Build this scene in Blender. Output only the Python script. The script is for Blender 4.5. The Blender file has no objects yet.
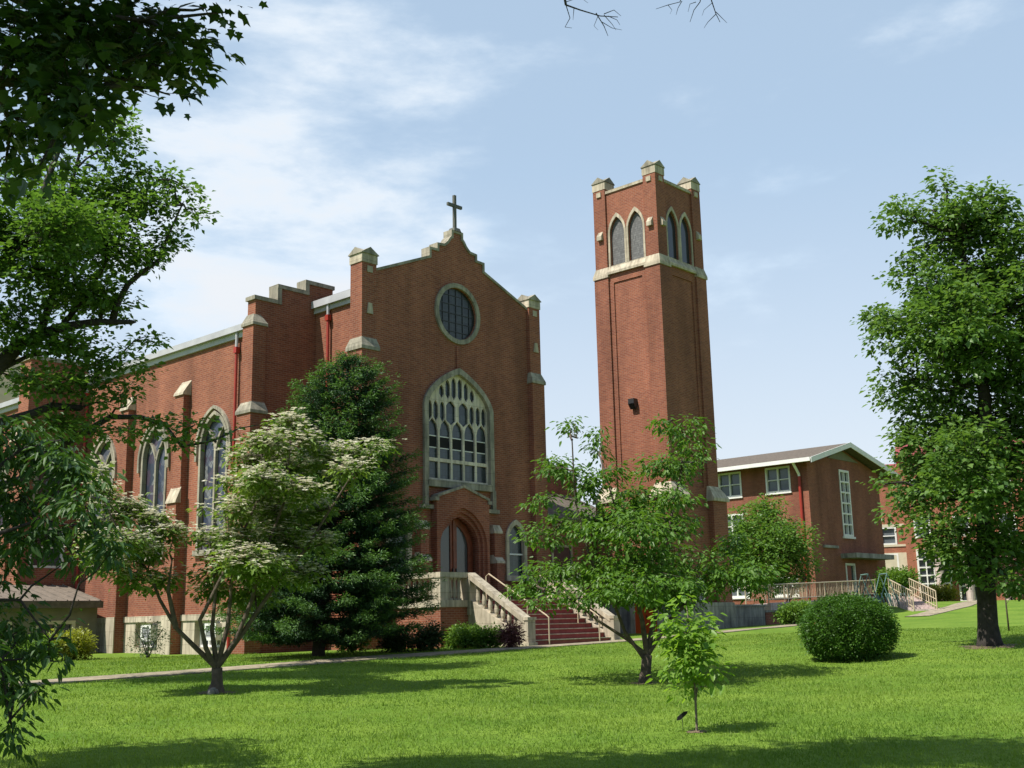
import bpy, bmesh, math, random
import numpy as np
from mathutils import Vector
from mathutils.geometry import tessellate_polygon
random.seed(7)
RNG = np.random.default_rng(11)
S = bpy.context.scene
COL = S.collection
R = math.radians

# ------------------------------------------------------------------ camera, sky, sun, exposure
FPX, PITCH, ROLL, YAW = 1135.25, .2065, -.0222, .827
CAM = np.array([-25.3245, -30.4502, 1.6])
FW = np.array([math.sin(YAW)*math.cos(PITCH), math.cos(YAW)*math.cos(PITCH), math.sin(PITCH)])
RT0 = np.array([math.cos(YAW), -math.sin(YAW), 0.]); UP0 = np.cross(RT0, FW)
RT = RT0*math.cos(ROLL) + UP0*math.sin(ROLL); UP = -RT0*math.sin(ROLL) + UP0*math.cos(ROLL)
cd = bpy.data.cameras.new('camera'); cam = bpy.data.objects.new('camera', cd); COL.objects.link(cam)
from mathutils import Matrix
cam.matrix_world = Matrix(((RT[0], UP[0], -FW[0], CAM[0]), (RT[1], UP[1], -FW[1], CAM[1]), (RT[2], UP[2], -FW[2], CAM[2]), (0, 0, 0, 1)))
cd.sensor_width = 36; cd.lens = FPX*36/1024; cd.clip_start = .1; cd.clip_end = 3000
S.camera = cam
def at(px, py, d):
    """world point seen at a pixel of the photo, d metres away over the ground"""
    r = FW + RT*(px-512)/FPX - UP*(py-384)/FPX
    return CAM + r*d/math.hypot(r[0], r[1])

SUN_EL = R(56)
SUN_H = np.array([-.958, .287])
sun_az = math.atan2(SUN_H[0], SUN_H[1])
sd = np.array([SUN_H[0]*math.cos(SUN_EL), SUN_H[1]*math.cos(SUN_EL), math.sin(SUN_EL)])
ld = bpy.data.lights.new('sun', 'SUN'); ld.energy = 5.0; ld.angle = R(.5); ld.color = (1, .95, .86)
sun = bpy.data.objects.new('sun', ld); COL.objects.link(sun)
sun.rotation_euler = Vector(tuple(-sd)).to_track_quat('-Z', 'Y').to_euler()
W = bpy.data.worlds.new('World'); S.world = W; W.use_nodes = True
wt = W.node_tree; wt.nodes.clear()
def wn(t, **k):
    n = wt.nodes.new(t)
    for a, b in k.items(): setattr(n, a, b)
    return n
sky = wn('ShaderNodeTexSky', sky_type='NISHITA', sun_disc=False, sun_elevation=SUN_EL, sun_rotation=sun_az, air_density=1.0, dust_density=.5, ozone_density=.8)
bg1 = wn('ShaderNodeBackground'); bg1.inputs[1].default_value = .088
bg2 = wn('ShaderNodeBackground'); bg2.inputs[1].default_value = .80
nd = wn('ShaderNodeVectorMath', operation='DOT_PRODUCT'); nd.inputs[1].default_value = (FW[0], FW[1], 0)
nm_ = wn('ShaderNodeMapRange', interpolation_type='SMOOTHSTEP'); nm_.inputs[1].default_value = -.25; nm_.inputs[2].default_value = .5; nm_.inputs[3].default_value = .1; nm_.inputs[4].default_value = 1  # cuts veil and cloud from the unseen sky behind the camera, darkening shaded walls
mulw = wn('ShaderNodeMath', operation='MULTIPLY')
cmx = wn('ShaderNodeMix', data_type='RGBA'); cmx.inputs[6].default_value = (.585, .755, .93, 1); cmx.inputs[7].default_value = (.745, .78, .825, 1)
cmr = wn('ShaderNodeMath', operation='MAXIMUM')
hzw = wn('ShaderNodeMapRange'); hzw.inputs[1].default_value = .38; hzw.inputs[2].default_value = .05; hzw.inputs[3].default_value = 0; hzw.inputs[4].default_value = 1
mixw = wn('ShaderNodeMixShader'); outw = wn('ShaderNodeOutputWorld')
tc = wn('ShaderNodeTexCoord')
mp = wn('ShaderNodeMapping'); mp.inputs['Scale'].default_value = (1.0, 1.0, 2.9); mp.inputs['Location'].default_value = (.35, .1, .2)
nz = wn('ShaderNodeTexNoise'); nz.inputs['Scale'].default_value = 5.4; nz.inputs['Detail'].default_value = 9; nz.inputs['Roughness'].default_value = .58; nz.inputs['Distortion'].default_value = .12
rp = wn('ShaderNodeMapRange', interpolation_type='SMOOTHSTEP'); rp.inputs[1].default_value = .40; rp.inputs[2].default_value = .80; rp.inputs[3].default_value = .0; rp.inputs[4].default_value = 1.
# a bank of cloud to the north, thinning out towards the east
cdv = at(285, 225, 100) - CAM; cdv /= np.linalg.norm(cdv)
dot = wn('ShaderNodeVectorMath', operation='DOT_PRODUCT'); dot.inputs[1].default_value = tuple(cdv)
dr = wn('ShaderNodeMapRange', interpolation_type='SMOOTHSTEP'); dr.inputs[1].default_value = .968; dr.inputs[2].default_value = 1.0; dr.inputs[3].default_value = -.13; dr.inputs[4].default_value = .15
sp = wn('ShaderNodeSeparateXYZ')
hz = wn('ShaderNodeMapRange', interpolation_type='SMOOTHSTEP'); hz.inputs[1].default_value = .0; hz.inputs[2].default_value = .42; hz.inputs[3].default_value = .86; hz.inputs[4].default_value = .56
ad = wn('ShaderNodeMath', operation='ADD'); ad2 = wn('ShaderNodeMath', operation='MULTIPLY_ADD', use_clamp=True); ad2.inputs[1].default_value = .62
L = wt.links.new
L(tc.outputs['Generated'], mp.inputs[0]); L(mp.outputs[0], nz.inputs['Vector']); L(tc.outputs['Generated'], dot.inputs[0]); L(dot.outputs['Value'], dr.inputs[0])
L(tc.outputs['Generated'], sp.inputs[0]); L(sp.outputs['Z'], hz.inputs[0])
L(nz.outputs['Fac'], ad.inputs[0]); L(dr.outputs[0], ad.inputs[1]); L(ad.outputs[0], rp.inputs[0])
L(rp.outputs[0], cmr.inputs[0]); L(sp.outputs['Z'], hzw.inputs[0]); L(hzw.outputs[0], cmr.inputs[1]); L(cmr.outputs[0], cmx.inputs[0]); L(cmx.outputs[2], bg2.inputs[0]); L(rp.outputs[0], ad2.inputs[0]); L(hz.outputs[0], ad2.inputs[2])
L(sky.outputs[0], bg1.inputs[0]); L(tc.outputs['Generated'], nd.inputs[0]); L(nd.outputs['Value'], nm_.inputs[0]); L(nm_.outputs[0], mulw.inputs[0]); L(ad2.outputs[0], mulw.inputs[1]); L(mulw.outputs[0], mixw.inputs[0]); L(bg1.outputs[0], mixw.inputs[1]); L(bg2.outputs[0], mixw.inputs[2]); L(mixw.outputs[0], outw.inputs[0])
S.view_settings.view_transform = 'Standard'; S.view_settings.look = 'None'; S.view_settings.exposure = .53; S.view_settings.gamma = 1
S.render.engine = 'CYCLES'
try:
    S.cycles.max_bounces = 6; S.cycles.transparent_max_bounces = 6
except Exception: pass

# ------------------------------------------------------------------ materials
def newmat(name):
    m = bpy.data.materials.new(name); m.use_nodes = True
    nt = m.node_tree; b = nt.nodes['Principled BSDF']
    return m, nt, b
def N(nt, t, **k):
    n = nt.nodes.new(t)
    for a, b in k.items(): setattr(n, a, b)
    return n
def mat(name, c, rough=.8, var=.12, scale=3., metal=0, c2=None, bump=0, bscale=40, spec=.4):
    """plain colour broken up by two scales of noise"""
    m, nt, b = newmat(name)
    g = N(nt, 'ShaderNodeNewGeometry'); n1 = N(nt, 'ShaderNodeTexNoise'); n1.inputs['Scale'].default_value = scale; n1.inputs['Detail'].default_value = 6
    nt.links.new(g.outputs['Position'], n1.inputs['Vector'])
    cr = N(nt, 'ShaderNodeValToRGB'); cr.color_ramp.elements[0].position = .3; cr.color_ramp.elements[1].position = .7
    if c2 is None: c2 = tuple(x*(1-2.2*var) for x in c)
    cr.color_ramp.elements[0].color = (*c2, 1); cr.color_ramp.elements[1].color = (*c, 1)
    nt.links.new(n1.outputs['Fac'], cr.inputs[0]); nt.links.new(cr.outputs[0], b.inputs['Base Color'])
    b.inputs['Roughness'].default_value = rough; b.inputs['Metallic'].default_value = metal
    b.inputs['Specular IOR Level'].default_value = spec
    if bump:
        n2 = N(nt, 'ShaderNodeTexNoise'); n2.inputs['Scale'].default_value = bscale; n2.inputs['Detail'].default_value = 4
        nt.links.new(g.outputs['Position'], n2.inputs['Vector'])
        bp = N(nt, 'ShaderNodeBump'); bp.inputs['Strength'].default_value = bump; bp.inputs['Distance'].default_value = .02
        nt.links.new(n2.outputs['Fac'], bp.inputs['Height']); nt.links.new(bp.outputs[0], b.inputs['Normal'])
    return m
def brickmat(name, ca, cb, mortar, bw=.24, rh=.078, ms=.011, stain=.28, uv=(1, 1)):
    m, nt, b = newmat(name)
    g = N(nt, 'ShaderNodeNewGeometry'); s = N(nt, 'ShaderNodeSeparateXYZ'); nt.links.new(g.outputs['Position'], s.inputs[0])
    a = N(nt, 'ShaderNodeVectorMath', operation='DOT_PRODUCT'); a.inputs[1].default_value = (uv[0], uv[1], 0); nt.links.new(g.outputs['Position'], a.inputs[0])
    cb_ = N(nt, 'ShaderNodeCombineXYZ'); nt.links.new(a.outputs['Value'], cb_.inputs['X']); nt.links.new(s.outputs['Z'], cb_.inputs['Y'])
    br = N(nt, 'ShaderNodeTexBrick'); br.inputs['Scale'].default_value = 1; br.inputs['Brick Width'].default_value = bw; br.inputs['Row Height'].default_value = rh
    br.inputs['Mortar Size'].default_value = ms; br.inputs['Mortar Smooth'].default_value = .3; br.inputs['Bias'].default_value = -.1
    br.inputs['Color1'].default_value = (*ca, 1); br.inputs['Color2'].default_value = (*cb, 1); br.inputs['Mortar'].default_value = (*mortar, 1)
    nt.links.new(cb_.outputs[0], br.inputs['Vector'])
    # weathering: broad blotches and vertical rain streaks
    n1 = N(nt, 'ShaderNodeTexNoise'); n1.inputs['Scale'].default_value = .35; n1.inputs['Detail'].default_value = 6
    mpn = N(nt, 'ShaderNodeMapping'); mpn.inputs['Scale'].default_value = (2.2, 2.2, .5); nt.links.new(g.outputs['Position'], mpn.inputs[0]); nt.links.new(mpn.outputs[0], n1.inputs['Vector'])
    mr = N(nt, 'ShaderNodeMapRange'); mr.inputs[1].default_value = .3; mr.inputs[2].default_value = .72; mr.inputs[3].default_value = 1-stain; mr.inputs[4].default_value = 1.16
    nt.links.new(n1.outputs['Fac'], mr.inputs[0])
    mx = N(nt, 'ShaderNodeMix', data_type='RGBA', blend_type='MULTIPLY'); mx.inputs[0].default_value = 1
    nt.links.new(br.outputs['Color'], mx.inputs[6]); nt.links.new(mr.outputs[0], mx.inputs[7])
    n4 = N(nt, 'ShaderNodeTexNoise'); n4.inputs['Scale'].default_value = 1; n4.inputs['Detail'].default_value = 4; mp4 = N(nt, 'ShaderNodeMapping'); mp4.inputs['Scale'].default_value = (1.4, 1.4, .22); nt.links.new(g.outputs['Position'], mp4.inputs[0]); nt.links.new(mp4.outputs[0], n4.inputs['Vector'])
    m4 = N(nt, 'ShaderNodeMapRange'); m4.inputs[1].default_value = .36; m4.inputs[2].default_value = .58; m4.inputs[3].default_value = .86; m4.inputs[4].default_value = 1.02; nt.links.new(n4.outputs['Fac'], m4.inputs[0])
    n5 = N(nt, 'ShaderNodeTexNoise'); n5.inputs['Scale'].default_value = 1; n5.inputs['Detail'].default_value = 2; mp5 = N(nt, 'ShaderNodeMapping'); mp5.inputs['Scale'].default_value = (5, 5, 11); nt.links.new(g.outputs['Position'], mp5.inputs[0]); nt.links.new(mp5.outputs[0], n5.inputs['Vector'])
    m5 = N(nt, 'ShaderNodeMapRange'); m5.inputs[1].default_value = .3; m5.inputs[2].default_value = .7; m5.inputs[3].default_value = .90; m5.inputs[4].default_value = 1.10; nt.links.new(n5.outputs['Fac'], m5.inputs[0])
    q4 = N(nt, 'ShaderNodeMath', operation='MULTIPLY'); nt.links.new(m4.outputs[0], q4.inputs[0]); nt.links.new(m5.outputs[0], q4.inputs[1])
    mx4 = N(nt, 'ShaderNodeMix', data_type='RGBA', blend_type='MULTIPLY'); mx4.inputs[0].default_value = 1; nt.links.new(mx.outputs[2], mx4.inputs[6]); nt.links.new(q4.outputs[0], mx4.inputs[7]); nt.links.new(mx4.outputs[2], b.inputs['Base Color'])
    b.inputs['Roughness'].default_value = .88; b.inputs['Specular IOR Level'].default_value = .25
    bp = N(nt, 'ShaderNodeBump'); bp.inputs['Strength'].default_value = .3; bp.inputs['Distance'].default_value = .01; bp.invert = True
    nt.links.new(br.outputs['Fac'], bp.inputs['Height']); nt.links.new(bp.outputs[0], b.inputs['Normal'])
    return m
def stonemat(name, c, dirt):
    m, nt, b = newmat(name)
    g = N(nt, 'ShaderNodeNewGeometry')
    n1 = N(nt, 'ShaderNodeTexNoise'); n1.inputs['Scale'].default_value = 1.3; n1.inputs['Detail'].default_value = 8; n1.inputs['Roughness'].default_value = .65
    mpn = N(nt, 'ShaderNodeMapping'); mpn.inputs['Scale'].default_value = (1.6, 1.6, .7); nt.links.new(g.outputs['Position'], mpn.inputs[0]); nt.links.new(mpn.outputs[0], n1.inputs['Vector'])
    cr = N(nt, 'ShaderNodeValToRGB'); cr.color_ramp.elements[0].position = .33; cr.color_ramp.elements[1].position = .6
    cr.color_ramp.elements[0].color = (*dirt, 1); cr.color_ramp.elements[1].color = (*c, 1)
    nt.links.new(n1.outputs['Fac'], cr.inputs[0])
    s_ = N(nt, 'ShaderNodeSeparateXYZ'); nt.links.new(g.outputs['Position'], s_.inputs[0]); a_ = N(nt, 'ShaderNodeMath', operation='ADD'); nt.links.new(s_.outputs['X'], a_.inputs[0]); nt.links.new(s_.outputs['Y'], a_.inputs[1])
    c_ = N(nt, 'ShaderNodeCombineXYZ'); nt.links.new(a_.outputs[0], c_.inputs['X']); nt.links.new(s_.outputs['Z'], c_.inputs['Y'])
    br = N(nt, 'ShaderNodeTexBrick'); br.inputs['Scale'].default_value = 1; br.inputs['Brick Width'].default_value = .95; br.inputs['Row Height'].default_value = .52; br.inputs['Mortar Size'].default_value = .008; br.inputs['Mortar Smooth'].default_value = .4
    br.inputs['Color1'].default_value = (1, 1, 1, 1); br.inputs['Color2'].default_value = (.84, .85, .86, 1); br.inputs['Mortar'].default_value = (.55, .53, .5, 1); nt.links.new(c_.outputs[0], br.inputs['Vector'])
    n3 = N(nt, 'ShaderNodeTexNoise'); n3.inputs['Scale'].default_value = 1.; n3.inputs['Detail'].default_value = 5; mp3 = N(nt, 'ShaderNodeMapping'); mp3.inputs['Scale'].default_value = (7, 7, .9); nt.links.new(g.outputs['Position'], mp3.inputs[0]); nt.links.new(mp3.outputs[0], n3.inputs['Vector'])
    m3 = N(nt, 'ShaderNodeMapRange'); m3.inputs[1].default_value = .35; m3.inputs[2].default_value = .6; m3.inputs[3].default_value = .68; m3.inputs[4].default_value = 1.03; nt.links.new(n3.outputs['Fac'], m3.inputs[0])
    x1 = N(nt, 'ShaderNodeMix', data_type='RGBA', blend_type='MULTIPLY'); x1.inputs[0].default_value = 1; nt.links.new(cr.outputs[0], x1.inputs[6]); nt.links.new(br.outputs['Color'], x1.inputs[7])
    x2 = N(nt, 'ShaderNodeMix', data_type='RGBA', blend_type='MULTIPLY'); x2.inputs[0].default_value = 1; nt.links.new(x1.outputs[2], x2.inputs[6]); nt.links.new(m3.outputs[0], x2.inputs[7]); nt.links.new(x2.outputs[2], b.inputs['Base Color'])
    b.inputs['Roughness'].default_value = .9; b.inputs['Specular IOR Level'].default_value = .2
    return m
def glassmat(name, c, rough=.12, lead=None, leadc=(.02, .02, .02), patt=None):
    m, nt, b = newmat(name)
    b.inputs['Base Color'].default_value = (*c, 1); b.inputs['Roughness'].default_value = rough; b.inputs['Specular IOR Level'].default_value = .6
    g = N(nt, 'ShaderNodeNewGeometry'); s = N(nt, 'ShaderNodeSeparateXYZ'); nt.links.new(g.outputs['Position'], s.inputs[0])
    a = N(nt, 'ShaderNodeMath', operation='ADD'); nt.links.new(s.outputs['X'], a.inputs[0]); nt.links.new(s.outputs['Y'], a.inputs[1])
    cv = N(nt, 'ShaderNodeCombineXYZ'); nt.links.new(a.outputs[0], cv.inputs['X']); nt.links.new(s.outputs['Z'], cv.inputs['Y'])
    if lead:
        rot = N(nt, 'ShaderNodeMapping'); rot.inputs['Rotation'].default_value = (0, 0, R(45) if patt else 0); nt.links.new(cv.outputs[0], rot.inputs[0])
        br = N(nt, 'ShaderNodeTexBrick'); br.offset = 0; br.inputs['Scale'].default_value = 1; br.inputs['Brick Width'].default_value = lead[0]; br.inputs['Row Height'].default_value = lead[1]; br.inputs['Mortar Size'].default_value = .008
        br.inputs['Mortar'].default_value = (*leadc, 1); br.inputs['Color1'].default_value = (*c, 1); br.inputs['Color2'].default_value = (*[x*.5 for x in c], 1)
        nt.links.new(rot.outputs[0], br.inputs['Vector'])
        if patt:
            v = N(nt, 'ShaderNodeTexVoronoi'); v.inputs['Scale'].default_value = 3.2; nt.links.new(cv.outputs[0], v.inputs['Vector'])
            cr = N(nt, 'ShaderNodeValToRGB'); cr.color_ramp.interpolation = 'CONSTANT'
            e = cr.color_ramp.elements
            for i, q in enumerate(patt):
                el = e[i] if i < 2 else e.new(i/len(patt))
                el.position = i/len(patt); el.color = (*q, 1)
            sv = N(nt, 'ShaderNodeSeparateColor'); nt.links.new(v.outputs['Color'], sv.inputs[0]); nt.links.new(sv.outputs[0], cr.inputs[0])
            mx = N(nt, 'ShaderNodeMix', data_type='RGBA'); nt.links.new(br.outputs['Fac'], mx.inputs[0]); nt.links.new(cr.outputs[0], mx.inputs[6]); mx.inputs[7].default_value = (*leadc, 1)
            nt.links.new(mx.outputs[2], b.inputs['Base Color'])
        else:
            nt.links.new(br.outputs['Color'], b.inputs['Base Color'])
    n = N(nt, 'ShaderNodeTexNoise'); n.inputs['Scale'].default_value = 1.1; nt.links.new(g.outputs['Position'], n.inputs['Vector'])
    bp = N(nt, 'ShaderNodeBump'); bp.inputs['Strength'].default_value = .08; bp.inputs['Distance'].default_value = .1; nt.links.new(n.outputs['Fac'], bp.inputs['Height']); nt.links.new(bp.outputs[0], b.inputs['Normal'])
    return m
def leafmat(name, ca, cb, trans=.35, rough=.45, tcol=None):
    m, nt, b = newmat(name)
    at_ = N(nt, 'ShaderNodeAttribute', attribute_name='tint')
    mx = N(nt, 'ShaderNodeMix', data_type='RGBA'); mx.inputs[6].default_value = (*ca, 1); mx.inputs[7].default_value = (*cb, 1)
    nt.links.new(at_.outputs['Fac'], mx.inputs[0]); nt.links.new(mx.outputs[2], b.inputs['Base Color'])
    b.inputs['Roughness'].default_value = rough; b.inputs['Specular IOR Level'].default_value = .35
    t = N(nt, 'ShaderNodeBsdfTranslucent'); hs = N(nt, 'ShaderNodeMix', data_type='RGBA', blend_type='MULTIPLY'); hs.inputs[0].default_value = 1; hs.inputs[7].default_value = (*(tcol or (1.5, 1.5, .7)), 1)
    nt.links.new(mx.outputs[2], hs.inputs[6]); nt.links.new(hs.outputs[2], t.inputs['Color'])
    ms = N(nt, 'ShaderNodeMixShader'); ms.inputs[0].default_value = trans
    nt.links.new(b.outputs[0], ms.inputs[1]); nt.links.new(t.outputs[0], ms.inputs[2]); nt.links.new(ms.outputs[0], nt.nodes['Material Output'].inputs[0])
    return m
M = {}
M['brick'] = brickmat('red_brick', (.278, .094, .050), (.20, .062, .037), (.29, .165, .115))
M['brick_orange'] = brickmat('orange_brick', (.33, .105, .055), (.27, .08, .045), (.33, .20, .14), stain=.12, uv=(.385, -.923))
M['brick_dark'] = brickmat('classroom_brick', (.250, .080, .046), (.185, .054, .034), (.27, .155, .11))
M['stone'] = stonemat('limestone', (.56, .49, .37), (.36, .31, .23))
M['stone_old'] = stonemat('weathered_limestone', (.40, .36, .28), (.20, .19, .15))
M['tracery'] = stonemat('pale_tracery_stone', (.74, .66, .52), (.58, .51, .40))
M['concrete'] = stonemat('concrete', (.36, .34, .30), (.16, .15, .14))
M['carpet'] = mat('red_painted_steps', (.29, .075, .065), .9, .15, 4)
M['roof'] = mat('shingle_roof', (.14, .115, .09), .95, .2, 6, bump=.3)
M['roof_red'] = mat('red_metal_roof', (.30, .05, .05), .6, .1, 2)
M['gutter'] = mat('grey_gutter', (.44, .44, .46), .5, .1, 2)
M['white'] = mat('white_paint', (.74, .73, .69), .55, .06, 2)
M['cream'] = mat('cream_paint', (.58, .52, .38), .6, .08, 2)
M['redpipe'] = mat('red_downspout_paint', (.34, .035, .022), .5, .1, 3)
M['door'] = mat('stained_oak_door', (.21, .058, .030), .45, .2, 5)
M['reddoor'] = mat('red_door_paint', (.62, .09, .02), .4, .08, 2)
M['glass'] = glassmat('window_glass', (.03, .037, .045))
M['doorglass'] = glassmat('door_glass', (.10, .115, .125), .15)
M['oakglass'] = glassmat('entrance_glass', (.055, .058, .06), .12)
M['roseglass'] = glassmat('rose_glass', (.020, .028, .024), .35, (.30, .30), (.045, .05, .045))
M['facadeglass'] = glassmat('facade_leaded_glass', (.05, .066, .075), .25, (.16, .22), (.02, .024, .028))
M['stained'] = glassmat('stained_glass', (.08, .09, .15), .3, (.20, .20), (.03, .03, .04), [(.03, .038, .06), (.085, .095, .125), (.04, .05, .085), (.17, .175, .18), (.06, .045, .07)])
M['louvre'] = glassmat('belfry_screen', (.16, .16, .155), .7, (.07, .11), (.06, .06, .06))
M['dark'] = mat('dark_interior', (.012, .012, .012), .9)
M['metal'] = mat('dark_metal', (.06, .06, .06), .45, .1, 8, metal=.6)
M['rail'] = mat('tan_painted_rail', (.50, .41, .28), .5, .08, 5)
M['greenmetal'] = mat('verdigris_metal', (.12, .22, .19), .5, .1, 5)
M['pink'] = stonemat('pale_pink_column', (.62, .50, .46), (.50, .40, .36))
M['bark'] = mat('grey_brown_bark', (.115, .088, .065), .95, .25, 9, bump=.8, bscale=25)
M['bark_pale'] = mat('pale_dogwood_bark', (.22, .18, .13), .95, .25, 12, bump=.6, bscale=30)
M['bark_dark'] = mat('dark_bark', (.05, .042, .036), .95, .25, 9, bump=.8, bscale=25)
M['siding'] = mat('grey_green_siding', (.20, .19, .145), .8, .1, 3)
M['shed_roof'] = mat('annex_roof', (.20, .165, .13), .8, .15, 3)
M['path'] = stonemat('path_concrete', (.37, .31, .22), (.24, .21, .14))
M['bronze'] = mat('weathered_bronze', (.10, .10, .08), .6, .1, 6)

# grass: mown lawn with clover-like patches
m, nt, b = newmat('lawn_grass')
g = N(nt, 'ShaderNodeNewGeometry')
n1 = N(nt, 'ShaderNodeTexNoise'); n1.inputs['Scale'].default_value = .55; n1.inputs['Detail'].default_value = 8; n1.inputs['Roughness'].default_value = .65
n2 = N(nt, 'ShaderNodeTexNoise'); n2.inputs['Scale'].default_value = 9; n2.inputs['Detail'].default_value = 8; n2.inputs['Roughness'].default_value = .7
for n in (n1, n2): nt.links.new(g.outputs['Position'], n.inputs['Vector'])
c1 = N(nt, 'ShaderNodeValToRGB'); c1.color_ramp.elements[0].position = .32; c1.color_ramp.elements[0].color = (.085, .165, .017, 1); c1.color_ramp.elements[1].position = .68; c1.color_ramp.elements[1].color = (.165, .25, .033, 1)
c2 = N(nt, 'ShaderNodeMapRange'); c2.inputs[1].default_value = .3; c2.inputs[2].default_value = .7; c2.inputs[3].default_value = .62; c2.inputs[4].default_value = 1.2
mx = N(nt, 'ShaderNodeMix', data_type='RGBA', blend_type='MULTIPLY'); mx.inputs[0].default_value = 1
nt.links.new(n1.outputs['Fac'], c1.inputs[0]); nt.links.new(n2.outputs['Fac'], c2.inputs[0]); nt.links.new(c1.outputs[0], mx.inputs[6]); nt.links.new(c2.outputs[0], mx.inputs[7]); nt.links.new(mx.outputs[2], b.inputs['Base Color'])
b.inputs['Roughness'].default_value = .95; b.inputs['Specular IOR Level'].default_value = .1
M['lawn'] = m
M['blade'] = leafmat('grass_blade', (.092, .18, .017), (.25, .34, .058), .40, .6)
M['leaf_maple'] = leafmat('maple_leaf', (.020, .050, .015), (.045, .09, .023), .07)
M['leaf_right'] = leafmat('sweetgum_leaf', (.055, .125, .028), (.15, .25, .06), .4, .4)
M['leaf_round'] = leafmat('round_tree_leaf', (.075, .16, .03), (.16, .28, .05), .4)
M['leaf_dog'] = leafmat('dogwood_leaf', (.060, .135, .020), (.125, .235, .035), .42)
M['leaf_white'] = leafmat('kousa_leaf', (.075, .145, .022), (.17, .25, .045), .42)
M['bract'] = leafmat('white_bract', (.58, .55, .42), (.80, .77, .66), .3, .6, (1, 1, .9))
M['leaf_long'] = leafmat('drooping_leaf', (.034, .085, .020), (.075, .15, .035), .3, .5)
M['leaf_limb'] = leafmat('pale_maple_leaf', (.055, .125, .022), (.12, .215, .045), .45)
M['leaf_sap'] = leafmat('sapling_leaf', (.12, .24, .030), (.21, .34, .05), .5)
M['leaf_bush'] = leafmat('boxwood_leaf', (.030, .09, .011), (.082, .18, .022), .28)
M['leaf_shrub'] = leafmat('shrub_leaf', (.075, .16, .024), (.16, .27, .045), .4)
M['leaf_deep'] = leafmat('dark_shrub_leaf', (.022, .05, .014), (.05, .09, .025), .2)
M['leaf_red'] = leafmat('barberry_leaf', (.13, .045, .045), (.24, .11, .10), .25, tcol=(1, 1, 1))
M['leaf_yellow'] = leafmat('yellow_shrub_leaf', (.16, .19, .025), (.32, .34, .04), .35)
M['needle'] = leafmat('spruce_needle', (.018, .052, .022), (.045, .105, .040), .12, .5)
M['needle_tip'] = leafmat('spruce_new_growth', (.060, .14, .036), (.115, .215, .055), .25, .5)
M['far_leaf'] = leafmat('hill_leaf', (.04, .07, .025), (.09, .12, .05), .2)

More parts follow.
